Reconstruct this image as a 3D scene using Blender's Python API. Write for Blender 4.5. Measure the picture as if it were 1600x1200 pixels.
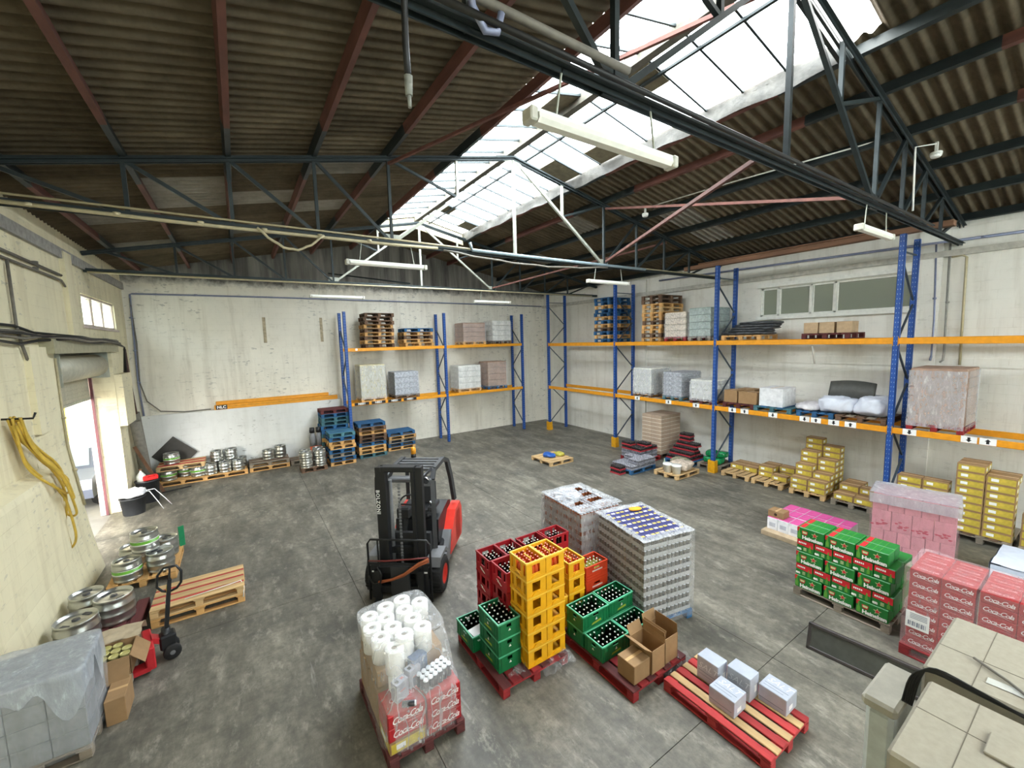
import bpy, bmesh, math, random
from mathutils import Vector, Matrix, noise
random.seed(7)
for o in list(bpy.data.objects): bpy.data.objects.remove(o)
SC = bpy.context.scene
COL = SC.collection
# ------------------------------------------------------------------ camera
PI = math.pi
R_ = math.radians
def cam_matrix(yaw, pit, rol):
    cy, sy, cp, sp = math.cos(yaw), math.sin(yaw), math.cos(pit), math.sin(pit)
    fwd = Vector((sy*cp, cy*cp, -sp)); right = Vector((cy, -sy, 0)); up = right.cross(fwd)
    c, s = math.cos(rol), math.sin(rol)
    r2 = c*right+s*up; u2 = -s*right+c*up
    m = Matrix((r2, u2, -fwd)).transposed().to_4x4(); m.translation = (0, 0, 4.2)
    return m
cam = bpy.data.cameras.new('camera'); cam.sensor_width = 36; cam.lens = 647.614*36/1600
cam.clip_start = .05; cam.clip_end = 300
camo = bpy.data.objects.new('camera', cam); COL.objects.link(camo)
camo.matrix_world = cam_matrix(R_(33.304), R_(5.978), R_(-1.518)); SC.camera = camo
# ------------------------------------------------------------------ world, light, exposure
W = bpy.data.worlds.new('sky'); SC.world = W; W.use_nodes = True
nt = W.node_tree; nt.nodes.clear()
wo = nt.nodes.new('ShaderNodeOutputWorld'); bg = nt.nodes.new('ShaderNodeBackground')
bg.inputs[0].default_value = (1.0, .99, .965, 1); bg.inputs[1].default_value = 9.0
nt.links.new(bg.outputs[0], wo.inputs[0])
def portal(name, loc, rot, sx, sy):
    l = bpy.data.lights.new(name, 'AREA'); l.shape = 'RECTANGLE'; l.size = sx; l.size_y = sy
    l.cycles.is_portal = True
    o = bpy.data.objects.new(name, l); COL.objects.link(o); o.location = loc; o.rotation_euler = rot
portal('skylight_portal', (4.63, 8.05, 8.30), (0, R_(-12), 0), 1.4, 11.2)
portal('skylight_portal', (6.17, 8.05, 8.27), (0, R_(12), 0), 1.9, 11.2)
portal('doorway_portal', (-3.4, 12.7, 1.7), (0, R_(-90), 0), 3.4, 3.6)
portal('added_window_portal', (6.0, -5.98, 5.2), (R_(90), 0, 0), 12.0, 1.5)  # portal of the unseen window band added behind the camera for more light
portal('window_portal', (-3.2, 14.5, 5.1), (0, R_(-90), 0), .8, 3.0)
SC.view_settings.view_transform = 'Standard'; SC.view_settings.look = 'None'
SC.view_settings.gamma = 1; SC.view_settings.use_curve_mapping = False
SC.view_settings.exposure = 1.65
# ------------------------------------------------------------------ helpers
def lin(c):
    return c/12.92 if c <= .04045 else ((c+.055)/1.055)**2.4
def rgb(h):
    if not isinstance(h, str): return h
    return tuple(lin(int(h[i:i+2], 16)/255) for i in (0, 2, 4))
MATS = {}
def nodemat(name):
    m = bpy.data.materials.new(name); m.use_nodes = True
    n = m.node_tree; b = n.nodes['Principled BSDF']; MATS[name] = m
    return m, n, b
def coords(n, pos):
    if pos: return n.nodes.new('ShaderNodeNewGeometry').outputs['Position']
    return n.nodes.new('ShaderNodeTexCoord').outputs['Object']
def nz(n, vec, scale, detail=4, rough=.55, stretch=None, rot=(0, 0, 0)):
    if stretch:
        mp = n.nodes.new('ShaderNodeMapping'); mp.inputs['Scale'].default_value = stretch
        mp.inputs['Rotation'].default_value = rot
        n.links.new(vec, mp.inputs[0]); vec = mp.outputs[0]
    t = n.nodes.new('ShaderNodeTexNoise'); t.inputs['Scale'].default_value = scale
    t.inputs['Detail'].default_value = detail; t.inputs['Roughness'].default_value = rough
    n.links.new(vec, t.inputs['Vector']); return t.outputs['Fac']
def ramp(n, fac, stops):
    r = n.nodes.new('ShaderNodeValToRGB'); e = r.color_ramp.elements
    while len(e) < len(stops): e.new(.5)
    for i, (p, c) in enumerate(stops):
        e[i].position = p; c = rgb(c) if not isinstance(c, (int, float)) else (c, c, c)
        e[i].color = (*c, 1)
    n.links.new(fac, r.inputs[0]); return r.outputs[0]
def mixc(n, fac, a, b, mode='MIX'):
    m = n.nodes.new('ShaderNodeMix'); m.data_type = 'RGBA'; m.blend_type = mode
    for k, v in ((0, fac), (6, a), (7, b)):
        if isinstance(v, (int, float)): m.inputs[k].default_value = v
        elif isinstance(v, tuple): m.inputs[k].default_value = (*v, 1)
        else: n.links.new(v, m.inputs[k])
    return m.outputs[2]
def bump(n, b, h, strength, dist=.01):
    bp = n.nodes.new('ShaderNodeBump'); bp.inputs['Strength'].default_value = strength
    bp.inputs['Distance'].default_value = dist
    n.links.new(h, bp.inputs['Height']); n.links.new(bp.outputs[0], b.inputs['Normal'])
def M(name, col, rough=.6, metal=0, var=.12, scale=9, bmp=0, rnd=0, pos=False, stretch=None, emit=0):
    if name in MATS: return MATS[name]
    m, n, b = nodemat(name); c = rgb(col); vec = coords(n, pos)
    f = nz(n, vec, scale, 5, .6, stretch)
    lo = tuple(x*(1-var*1.6) for x in c); hi = tuple(min(1, x*(1+var)) for x in c)
    out = ramp(n, f, [(.3, lo), (.7, hi)])
    if rnd:
        oi = n.nodes.new('ShaderNodeObjectInfo'); mr = n.nodes.new('ShaderNodeMapRange')
        mr.inputs[3].default_value = 1-rnd; mr.inputs[4].default_value = 1+rnd*.6
        n.links.new(oi.outputs['Random'], mr.inputs[0])
        out = mixc(n, 1.0, out, mr.outputs[0], 'MULTIPLY')
    n.links.new(out, b.inputs['Base Color'])
    b.inputs['Roughness'].default_value = rough; b.inputs['Metallic'].default_value = metal
    if bmp: bump(n, b, nz(n, vec, scale*3, 4, .6, stretch), bmp)
    if emit:
        b.inputs['Emission Color'].default_value = (*c, 1); b.inputs['Emission Strength'].default_value = emit
    return m
class B:
    """collects polygons; .mesh() links them as one mesh datablock"""
    def __init__(s): s.v = []; s.f = []; s.m = []; s.sm = []
    def add(s, vs, fs, m=0, sm=False, X=None):
        k = len(s.v)
        s.v += [tuple(X @ Vector(p)) for p in vs] if X is not None else [tuple(p) for p in vs]
        for f in fs: s.f.append([k+i for i in f]); s.m.append(m); s.sm.append(sm)
        return s
    def box(s, x0, y0, z0, x1, y1, z1, m=0, X=None):
        v = [(x, y, z) for z in (z0, z1) for y in (y0, y1) for x in (x0, x1)]
        return s.add(v, [(0, 2, 3, 1), (4, 5, 7, 6), (0, 1, 5, 4), (2, 6, 7, 3), (0, 4, 6, 2), (1, 3, 7, 5)], m, False, X)
    def cbox(s, x0, y0, z0, x1, y1, z1, b=.01, m=0, X=None):
        v = []; ix = {}
        for sx in (0, 1):
            for sy in (0, 1):
                for sz in (0, 1):
                    x, y, z = (x0, x1)[sx], (y0, y1)[sy], (z0, z1)[sz]
                    dx, dy, dz = b*(1-2*sx), b*(1-2*sy), b*(1-2*sz)
                    for a, p in enumerate(((x, y+dy, z+dz), (x+dx, y, z+dz), (x+dx, y+dy, z))):
                        ix[sx, sy, sz, a] = len(v); v.append(p)
        g = lambda *k: ix[k]
        F = []
        for q in (0, 1):
            F += [[g(q, 0, 0, 0), g(q, 1, 0, 0), g(q, 1, 1, 0), g(q, 0, 1, 0)], [g(0, q, 0, 1), g(1, q, 0, 1), g(1, q, 1, 1), g(0, q, 1, 1)], [g(0, 0, q, 2), g(1, 0, q, 2), g(1, 1, q, 2), g(0, 1, q, 2)]]
        for p in (0, 1):
            for q in (0, 1):
                F += [[g(p, q, 0, 0), g(p, q, 1, 0), g(p, q, 1, 1), g(p, q, 0, 1)], [g(p, 0, q, 0), g(p, 1, q, 0), g(p, 1, q, 2), g(p, 0, q, 2)], [g(0, p, q, 1), g(1, p, q, 1), g(1, p, q, 2), g(0, p, q, 2)]]
                for r in (0, 1): F.append([g(p, q, r, 0), g(p, q, r, 1), g(p, q, r, 2)])
        return s.add(v, F, m, False, X)
    def cyl(s, p0, p1, r0, r1=None, n=12, m=0, caps=True, sm=True, X=None):
        p0 = Vector(p0); p1 = Vector(p1); r1 = r0 if r1 is None else r1
        d = (p1-p0).normalized(); a = d.orthogonal().normalized(); c = d.cross(a)
        v = []
        for p, r in ((p0, r0), (p1, r1)):
            v += [p+(a*math.cos(2*PI*i/n)+c*math.sin(2*PI*i/n))*r for i in range(n)]
        s.add(v, [(i, (i+1) % n, n+(i+1) % n, n+i) for i in range(n)], m, sm, X)
        if caps:
            k = len(s.v)-2*n
            for L in (list(range(n)), list(range(n, 2*n))):
                s.f.append([k+i for i in L]); s.m.append(m); s.sm.append(False)
        return s
    def lathe(s, prof, n=16, m=0, sm=True, X=None, mf=None, caps=True):
        v = [(r*math.cos(2*PI*i/n), r*math.sin(2*PI*i/n), z) for r, z in prof for i in range(n)]
        k = len(s.v)
        s.add(v, [], m, sm, X)
        for j in range(len(prof)-1):
            for i in range(n):
                s.f.append([k+j*n+i, k+j*n+(i+1) % n, k+(j+1)*n+(i+1) % n, k+(j+1)*n+i])
                s.m.append(mf[j] if mf else m); s.sm.append(sm)
        for j in (0, len(prof)-1):
            if caps and prof[j][0] > 1e-4:
                s.f.append([k+j*n+i for i in range(n)]); s.m.append(mf[min(j, len(prof)-2)] if mf else m); s.sm.append(False)
        return s
    def tube(s, pts, r, n=6, m=0, X=None):
        pts = [Vector(p) for p in pts]; v = []; up = None
        for i, p in enumerate(pts):
            d = (pts[min(i+1, len(pts)-1)]-pts[max(i-1, 0)]).normalized()
            if up is None: up = d.orthogonal().normalized()
            up = (up-d*up.dot(d)).normalized(); c = d.cross(up)
            v += [p+(up*math.cos(2*PI*j/n)+c*math.sin(2*PI*j/n))*r for j in range(n)]
        F = [(i*n+j, i*n+(j+1) % n, (i+1)*n+(j+1) % n, (i+1)*n+j) for i in range(len(pts)-1) for j in range(n)]
        F += [tuple(range(n)), tuple(range(len(v)-n, len(v)))]
        return s.add(v, F, m, True, X)
    def bar(s, p0, p1, w, h, m=0, up=(0, 0, 1)):
        p0 = Vector(p0); p1 = Vector(p1); d = (p1-p0).normalized(); u = Vector(up)
        a = d.cross(u)
        if a.length < 1e-3: a = d.cross(Vector((1, 0, 0)))
        a.normalize(); c = a.cross(d)
        v = [p+a*(w/2*i)+c*(h/2*j) for p in (p0, p1) for i, j in ((-1, -1), (1, -1), (1, 1), (-1, 1))]
        return s.add(v, [(0, 1, 2, 3), (4, 5, 6, 7), (0, 1, 5, 4), (1, 2, 6, 5), (2, 3, 7, 6), (3, 0, 4, 7)], m)
    def prism(s, poly, axis, a0, a1, m=0, X=None):
        def P(u, w, a): return {'x': (a, u, w), 'y': (u, a, w), 'z': (u, w, a)}[axis]
        n = len(poly); v = [P(u, w, a0) for u, w in poly]+[P(u, w, a1) for u, w in poly]
        return s.add(v, [tuple(range(n)), tuple(range(n, 2*n))]+[(i, (i+1) % n, n+(i+1) % n, n+i) for i in range(n)], m, False, X)
    def grid(s, fn, nu, nv, m=0, sm=True, X=None):
        v = [fn(i/nu, j/nv) for j in range(nv+1) for i in range(nu+1)]
        F = [(j*(nu+1)+i, j*(nu+1)+i+1, (j+1)*(nu+1)+i+1, (j+1)*(nu+1)+i) for j in range(nv) for i in range(nu)]
        return s.add(v, F, m, sm, X)
    def mesh_in(s, me, X, m=0):
        return s.add([v.co for v in me.vertices], [tuple(p.vertices) for p in me.polygons], m, False, X)
    def mesh(s, name, *mats, weld=False, recalc=True):
        me = bpy.data.meshes.new(name); me.from_pydata(s.v, [], s.f)
        for m in mats: me.materials.append(m)
        me.polygons.foreach_set('material_index', s.m); me.polygons.foreach_set('use_smooth', s.sm)
        if recalc or weld:
            bm = bmesh.new(); bm.from_mesh(me)
            if weld: bmesh.ops.remove_doubles(bm, verts=bm.verts, dist=1e-4)
            if recalc: bmesh.ops.recalc_face_normals(bm, faces=bm.faces)
            bm.to_mesh(me); bm.free()
        return me
def ob(name, me, parent=None, loc=(0, 0, 0), rot=(0, 0, 0), scale=None, **kw):
    o = bpy.data.objects.new(name, me); COL.objects.link(o)
    o.location = loc; o.rotation_euler = rot
    if scale: o.scale = scale
    if parent is not None: o.parent = parent
    for k, v in kw.items(): o[k] = v
    return o
def thing(name, label, cat, loc=(0, 0, 0), rz=0, group=None, rot=None):
    o = ob(name, None, None, loc, rot or (0, 0, rz)); o.empty_display_size = .1
    o['label'] = label; o['category'] = cat
    if group: o['group'] = group
    return o
def one(name, me, label, cat, loc=(0, 0, 0), rot=(0, 0, 0), group=None, scale=None):
    o = ob(name, me, None, loc, rot, scale); o['label'] = label; o['category'] = cat
    if group: o['group'] = group
    return o
def struct(name, me=None, label=None, loc=(0, 0, 0)):
    o = ob(name, me, None, loc); o['kind'] = 'structure'
    if label: o['label'] = label
    return o
def T(x=0, y=0, z=0, rx=0, ry=0, rz=0, s=1):
    return Matrix.Translation((x, y, z)) @ Matrix.Rotation(rz, 4, 'Z') @ Matrix.Rotation(ry, 4, 'Y') @ Matrix.Rotation(rx, 4, 'X') @ Matrix.Scale(s, 4)
TX = {}
def text_me(body, size, shear=0, bold=0, space=1):
    k = (body, size, shear, bold, space)
    if k in TX: return TX[k]
    c = bpy.data.curves.new('lettering', 'FONT'); c.body = body; c.size = size; c.shear = shear
    c.align_x = 'CENTER'; c.align_y = 'CENTER'; c.resolution_u = 2; c.offset = bold; c.space_character = space
    o = bpy.data.objects.new('lettering', c); COL.objects.link(o)
    dg = bpy.context.evaluated_depsgraph_get(); me = bpy.data.meshes.new_from_object(o.evaluated_get(dg))
    bpy.data.objects.remove(o); TX[k] = me; return me
def star(n, r0, r1):
    return [((r0 if i % 2 == 0 else r1)*math.sin(i*PI/n), (r0 if i % 2 == 0 else r1)*math.cos(i*PI/n)) for i in range(2*n)]
def holed(b, u0, u1, v0, v1, holes, place, m=0):
    """slab of boxes round rectangular holes; place(u0,u1,v0,v1) -> box bounds"""
    us = sorted({u0, u1, *[h[0] for h in holes], *[h[1] for h in holes]})
    for a, c in zip(us, us[1:]):
        hs = sorted([h for h in holes if h[0] < c-1e-6 and h[1] > a+1e-6], key=lambda h: h[2]); z = v0
        for h in hs:
            if h[2] > z+1e-6: b.box(*place(a, c, z, h[2]), m)
            z = h[3]
        if z < v1-1e-6: b.box(*place(a, c, z, v1), m)
    return b
ORD = ['first', 'second', 'third', 'fourth', 'fifth', 'sixth', 'seventh', 'eighth', 'ninth', 'tenth', 'eleventh', 'twelfth']
def n3(p, s=1): return noise.noise(Vector(p)*s)
# ------------------------------------------------------------------ setting materials
def floor_mat():
    m, n, b = nodemat('concrete_floor'); P = coords(n, True)
    big = nz(n, P, .35, 5, .6); sw = nz(n, P, 2.0, 8, .72, (1, .3, 1), (0, 0, R_(28)))
    fine = nz(n, P, 9, 9, .75); blot = nz(n, P, .9, 6, .7)
    c = ramp(n, sw, [(.3, '45423a'), (.48, '716d62'), (.72, '9f9a8b')])
    c = mixc(n, ramp(n, big, [(.35, .0), (.68, .55)]), c, rgb('5f5c53'))
    c = mixc(n, ramp(n, blot, [(.5, 0), (.64, .75)]), c, rgb('474742'))
    c = mixc(n, ramp(n, fine, [(.36, .6), (.58, 0)]), c, rgb('47453e'))
    hi = nz(n, P, 5, 9, .75, (1, .45, 1), (0, 0, R_(-20)))
    c = mixc(n, ramp(n, hi, [(.54, 0), (.7, .55)]), c, rgb('b3aea0'))
    scr = nz(n, P, 1.3, 8, .75, (3.5, .25, 1), (0, 0, R_(-52)))
    c = mixc(n, ramp(n, scr, [(.62, 0), (.7, .4)]), c, rgb('c4c4bd'))
    n.links.new(c, b.inputs['Base Color'])
    rr = ramp(n, sw, [(.3, .62), (.7, .4)]); n.links.new(rr, b.inputs['Roughness'])
    bump(n, b, fine, .12, .004); return m
def wall_mat(name, base, dirt, ax, grime=.5, chips=.0, gable=None, blocks=(.5, .2)):
    m, n, b = nodemat(name); P = coords(n, True)
    sp = n.nodes.new('ShaderNodeSeparateXYZ'); n.links.new(P, sp.inputs[0])
    cb = n.nodes.new('ShaderNodeCombineXYZ'); n.links.new(sp.outputs[ax], cb.inputs[0]); n.links.new(sp.outputs[2], cb.inputs[1])
    f1 = nz(n, P, .8, 6, .65); f2 = nz(n, P, 3.2, 6, .7); st = nz(n, P, 1.6, 5, .65, (2.2, 2.2, .18))
    c = ramp(n, f1, [(.3, base), (.75, tuple(x*.86 for x in rgb(base)))])
    c = mixc(n, ramp(n, st, [(.5, 0), (.75, grime)]), c, rgb(dirt))
    c = mixc(n, ramp(n, f2, [(.58, 0), (.72, grime*.55)]), c, rgb(dirt))
    if chips:
        ch = nz(n, P, 5.5, 3, .5, (1, 1, 2.6)); big = nz(n, P, .55, 2)
        k = mixc(n, 1.0, ramp(n, ch, [(.63, 0), (.655, 1)]), ramp(n, big, [(.46, 0), (.58, 1)]), 'MULTIPLY')
        c = mixc(n, mixc(n, 1.0, k, (chips,)*3, 'MULTIPLY'), c, rgb('8c8a84'))
    br = n.nodes.new('ShaderNodeTexBrick'); br.inputs['Scale'].default_value = 1
    br.inputs['Brick Width'].default_value = blocks[0]; br.inputs['Row Height'].default_value = blocks[1]
    br.inputs['Mortar Size'].default_value = .007; br.inputs['Mortar Smooth'].default_value = .6
    n.links.new(cb.outputs[0], br.inputs[0])
    c = mixc(n, mixc(n, 1.0, br.outputs['Fac'], mixc(n, 1, ramp(n, f2, [(.4, .05), (.7, .5)]), ramp(n, f1, [(.4, .2), (.6, 1)]), 'MULTIPLY'), 'MULTIPLY'), c, rgb(dirt))
    if gable:
        mr = n.nodes.new('ShaderNodeMapRange'); mr.inputs[1].default_value = gable-.12; mr.inputs[2].default_value = gable+.12
        ad = n.nodes.new('ShaderNodeMath'); ad.operation = 'ADD'; ad.inputs[1].default_value = 0
        sc = n.nodes.new('ShaderNodeMath'); sc.operation = 'MULTIPLY_ADD'; sc.inputs[1].default_value = .5; sc.inputs[2].default_value = -.25
        n.links.new(f2, sc.inputs[0]); n.links.new(sp.outputs[2], ad.inputs[0]); n.links.new(sc.outputs[0], ad.inputs[1])
        n.links.new(ad.outputs[0], mr.inputs[0])
        g = ramp(n, st, [(.35, '4a4843'), (.7, '8b8880')])
        c = mixc(n, mr.outputs[0], c, g)
    n.links.new(c, b.inputs['Base Color']); b.inputs['Roughness'].default_value = .8
    h = mixc(n, .6, f2, br.outputs['Fac']); bump(n, b, h, .22, -.012); return m
m_floor = floor_mat()
m_wb = wall_mat('painted_block_back', 'ebe6d8', 'a99f8a', 0, .5, .5, 6.35, (.5, .2))
m_wp = wall_mat('painted_plinth', 'e6e7e4', 'b5b3ab', 0, .25, .9)
m_wl = wall_mat('cream_plaster_left', 'efe6c4', 'bcae88', 1, .5, .35)
m_wr = wall_mat('painted_block_right', 'e8e6dd', 'b2ab9a', 1, .45, .2)
def roof_mat(name, a, c):
    m, n, b = nodemat(name); P = coords(n, True)
    f = nz(n, P, 2.0, 7, .7); g = nz(n, P, 9, 5, .7)
    oi = n.nodes.new('ShaderNodeObjectInfo'); mr = n.nodes.new('ShaderNodeMapRange'); mr.inputs[3].default_value = .72; mr.inputs[4].default_value = 1.12
    n.links.new(oi.outputs['Random'], mr.inputs[0])
    k = mixc(n, 1, ramp(n, f, [(.3, a), (.7, c)]), ramp(n, g, [(.25, .85), (.65, 1.0)]), 'MULTIPLY')
    n.links.new(mixc(n, 1, k, mr.outputs[0], 'MULTIPLY'), b.inputs['Base Color']); b.inputs['Roughness'].default_value = .95
    b.inputs['Specular IOR Level'].default_value = .1
    bump(n, b, g, .3, .004); return m
m_roof = roof_mat('fibre_cement', '51483a', '6f6452')
m_roofl = roof_mat('fibre_cement_pale', '7c776b', '98938a')
m_steel = M('dark_steel', '2c3536', .5, .3, .2, 6, rnd=.2)
m_rust = M('red_primer_steel', '6a4238', .7, .1, .25, 5, rnd=.15)
m_pale = M('pale_steel', 'a9ac9f', .5, .2, .15, 7)
m_flash = M('lead_flashing', '4b4943', .6, .1, .3, 5, bmp=.5)
m_white = M('white_paint', 'eeeee8', .45, 0, .04)
m_frame = M('window_frame_white', 'e2e2da', .5, 0, .08)
m_pvc = M('cream_conduit', 'b8ad8c', .5, 0, .1)
m_pipe = M('grey_blue_pipe', '8288a0', .45, .2, .1)
m_dk = M('black_rubber', '141414', .55, 0, .15)
m_cable = M('grey_cable', '6f6a60', .6, 0, .15)
m_brownw = M('brown_timber', '7c5a43', .75, 0, .25, 4, rnd=.1, stretch=(1, .2, 1))
m_slat = M('shutter_slat', 'b9b6a4', .5, .2, .1)
def glass_mat(name, tint, k, rough=.05):
    m = bpy.data.materials.new(name); m.use_nodes = True; MATS[name] = m; n = m.node_tree; n.nodes.clear()
    o = n.nodes.new('ShaderNodeOutputMaterial'); t = n.nodes.new('ShaderNodeBsdfTransparent'); t.inputs[0].default_value = (*rgb(tint), 1)
    p = n.nodes.new('ShaderNodeBsdfPrincipled'); p.inputs['Base Color'].default_value = (*rgb(tint), 1); p.inputs['Roughness'].default_value = rough
    x = n.nodes.new('ShaderNodeMixShader'); x.inputs[0].default_value = k
    n.links.new(t.outputs[0], x.inputs[1]); n.links.new(p.outputs[0], x.inputs[2]); n.links.new(x.outputs[0], o.inputs[0]); return m
m_sky = glass_mat('skylight_glass', 'f6fbff', .12, .3)
m_pane = glass_mat('window_glass', 'e8f2f5', .15)
m_paneg = glass_mat('dusty_window_glass', '979c90', .6, .3)
# ------------------------------------------------------------------ floor slabs with saw-cut joints
fl = struct('floor')
xs = [-3.05, 1.40, 5.50, 9.6, 13.4]; ys = [-6, -2.7, 2.36, 7.45, 12.5, 17.2]
for i in range(len(xs)-1):
    for j in range(len(ys)-1):
        g = .004
        me = B().box(xs[i]+g, ys[j]+g, -.12, xs[i+1]-g, ys[j+1]-g, 0).mesh('floor_slab', m_floor)
        ob('floor_slab', me, fl)
m_joint = M('joint_dirt', '33322e', .9)
ob('joint_bed', B().box(-3.05, -6, -.2, 13.4, 17.2, -.012).mesh('joint_bed', m_joint), fl)
# ------------------------------------------------------------------ walls
RX, RZ0, SL = 5.3, 8.33, .21
def rz(x): return RZ0-SL*abs(x-RX)
bw = struct('wall_back')
b = B(); P0 = [(-3.2, -.2), (13.8, -.2), (13.8, rz(13.8)+.03), (RX, RZ0+.03), (-3.2, rz(-3.2)+.03)]
b.prism(P0, 'y', 17.2, 17.5); ob('masonry', b.mesh('masonry', m_wb), bw)
b = B(); b.box(-2.8, 17.08, 0, 3.25, 17.2, 2.10); b.box(-2.8, 17.06, 2.10, 3.25, 17.2, 2.13)
ob('plinth', b.mesh('plinth', m_wp), bw)
m_scar = M('tan_scar', 'b0a288', .9, 0, .25)
for x in (.86, 2.72): ob('bracket_scar', B().box(x-.05, 17.19, 4.35, x+.05, 17.2, 5.25).mesh('bracket_scar', m_scar), bw)
# left wall: doorway, high window, shallow niche, battered foot beside the doorway
lw = struct('wall_left')
pl = lambda a, c, z0, z1: (-3.26, a, z0, -2.8, c, z1)
b = B(); holed(b, -6, 17.2, -.2, rz(-2.8)-.0, [(10.93, 14.5, -.1, 4.18), (13.02, 16.0, 4.78, 5.5)], pl)
ob('masonry', b.mesh('masonry', m_wl), lw)
b = B(); prof = [(-2.82, 2.6), (-2.79, 2.42), (-2.74, 1.86), (-2.70, 1.47), (-2.64, .88), (-2.58, .42), (-2.50, 0), (-2.82, 0)]
b.prism(prof, 'y', 9.55, 10.95); ob('battered_pier', b.mesh('battered_pier', m_wl), lw)
b = B(); prof = [(-2.82, 2.38), (-2.60, 2.30), (-2.58, 2.2), (-2.55, .8), (-2.45, 0), (-2.82, 0)]
b.prism(prof, 'y', -6, 9.55); ob('thick_dado', b.mesh('thick_dado', m_wl), lw)
b = B(); b.box(-2.8, 9.62, 2.9, -2.72, 10.4, 4.3); b.box(-2.8, 14.5, 0, -2.7, 15.3, 4.3); b.box(-2.8, 11.9, 4.5, -2.72, 12.35, 6.2)
b.box(-2.8, 14.52, 2.25, -2.55, 15.6, 3.6)
ob('pilasters', b.mesh('pilasters', m_wl), lw)
b = B(); b.box(-2.8, 10.3, 4.18, -2.62, 14.9, 4.5); ob('door_lintel', b.mesh('door_lintel', M('green_grey_lintel', 'a5a084', .6)), lw)
ob('eave_band', B().box(-2.8, -6, 6.05, -2.74, 17.2, 6.25).mesh('eave_band', M('grey_render', 'a3a19a', .85, 0, .2)), lw)
# right wall with the strip window
rw = struct('wall_right'); pr = lambda a, c, z0, z1: (13.4, a, z0, 13.7, c, z1)
b = B(); holed(b, -6, 17.2, -.2, rz(13.4)+.0, [(3.0, 6.5, 4.72, 5.55)], pr); ob('masonry', b.mesh('masonry', m_wr), rw)
ob('string_course', B().box(13.3, -6, 5.8, 13.4, 17.2, 5.93).mesh('string_course', M('grey_course', 'bdbab0', .8, 0, .15)), rw)
ob('concrete_band', B().box(13.36, -6, 3.35, 13.4, 17.2, 3.55).mesh('concrete_band', m_wr), rw)
for y in (10.9, 2.8): ob('pilaster', B().box(13.32, y-.2, 0, 13.4, y+.2, 6.4).mesh('pilaster', m_wr), rw)
fw = struct('wall_front'); pf = lambda a, c, z0, z1: (a, -6.3, z0, c, -6, z1)
b = B(); holed(b, -3.2, 13.8, -.2, 8.3, [(0, 12, 4.45, 5.95)], pf); ob('masonry', b.mesh('masonry', m_wr), fw)
w4 = struct('added_light_window')  # unseen window band, added to lighten the right wall and near faces
for i in range(8):
    x = i*1.5; b = B(); b.box(x, -6.2, 4.45, x+.05, -6.1, 5.95); b.box(x+1.45, -6.2, 4.45, x+1.5, -6.1, 5.95); b.box(x, -6.2, 4.45, x+1.5, -6.1, 4.5); b.box(x, -6.2, 5.9, x+1.5, -6.1, 5.95)
    ob('window_frame', b.mesh('window_frame', m_frame), w4); ob('pane', B().box(x+.05, -6.16, 4.5, x+1.45, -6.15, 5.9).mesh('pane', m_pane), w4)
# windows
def window(name, X, sgn, ys_, z0, z1, pane_m, frame_m, sash):
    w = struct(name); y0, y1 = ys_[0], ys_[-1]; t = .05
    x0, x1 = (X-.04, X+.06)
    b = B()
    for a in (y0, y1-t): b.box(x0, a, z0, x1, a+t, z1)
    for a in (z0, z1-t): b.box(x0, y0, a, x1, y1, a+t)
    for a in ys_[1:-1]: b.box(x0, a-.025, z0, x1, a+.025, z1)
    ob('window_frame', b.mesh('window_frame', frame_m), w)
    for i in range(len(ys_)-1):
        a, c = ys_[i]+t*.6, ys_[i+1]-t*.6
        s = B()
        if sash:
            for q in (a, c-.03): s.box(x0+.02, q, z0+t, x1-.02, q+.03, z1-t)
            ob('sash', s.mesh('sash', frame_m), w)
        ob('pane', B().box(X, a, z0+t, X+.008, c, z1-t).mesh('pane', pane_m), w)
    b = B(); b.box(X+sgn*.02, y0-.1, z0-.05, X+sgn*.14, y1+.1, z0)
    ob('window_sill', b.mesh('window_sill', frame_m), w); return w
window('window_1', -2.9, 1, [13.02, 14.0, 14.95, 16.0], 4.78, 5.5, m_pane, M('window_frame_pink', 'cfc0b8', .6), True)
window('window_2', 13.5, -1, [3.0, 4.62, 5.18, 6.02, 6.5], 4.72, 5.55, m_paneg, m_frame, True)
b = B(); b.box(13.3, 2.92, 4.62, 13.4, 6.58, 4.70); b.box(13.33, 2.92, 5.57, 13.4, 6.58, 5.68); ob('surround', b.mesh('surround', m_frame), bpy.data.objects['window_2'])
# outside: yard, facing facade, neighbour wall behind the strip window
m_yard = M('pale_yard', '8c8a84', .85, 0, .1, 2, pos=True)
struct('yard_ground', B().box(-40, -30, -.14, -3.06, 60, -.02).mesh('yard_ground', m_yard))
struct('added_shade_canopy', B().box(-9.3, 11.5, 4.32, -3.26, 23.5, 4.4).mesh('added_shade_canopy', m_pale))  # unseen roof added to keep sky light off the yard and car
struct('wall_added_shade', B().box(-9.3, 3, -.1, -9.0, 30, 7).mesh('wall_added_shade', M('added_shade_wall', 'b5b0a5', .85, 0, .1, 2, pos=True)))  # unseen wall added to enclose the yard and dim the light there
m_fac = M('pale_facade', 'c9c4b8', .85, 0, .08, 2, pos=True)
struct('wall_neighbour', B().box(14.7, -2, -.2, 15, 10, 6.6).mesh('wall_neighbour', M('dull_neighbour_wall', '8f9083', .9, 0, .2, 2, pos=True)))
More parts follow.
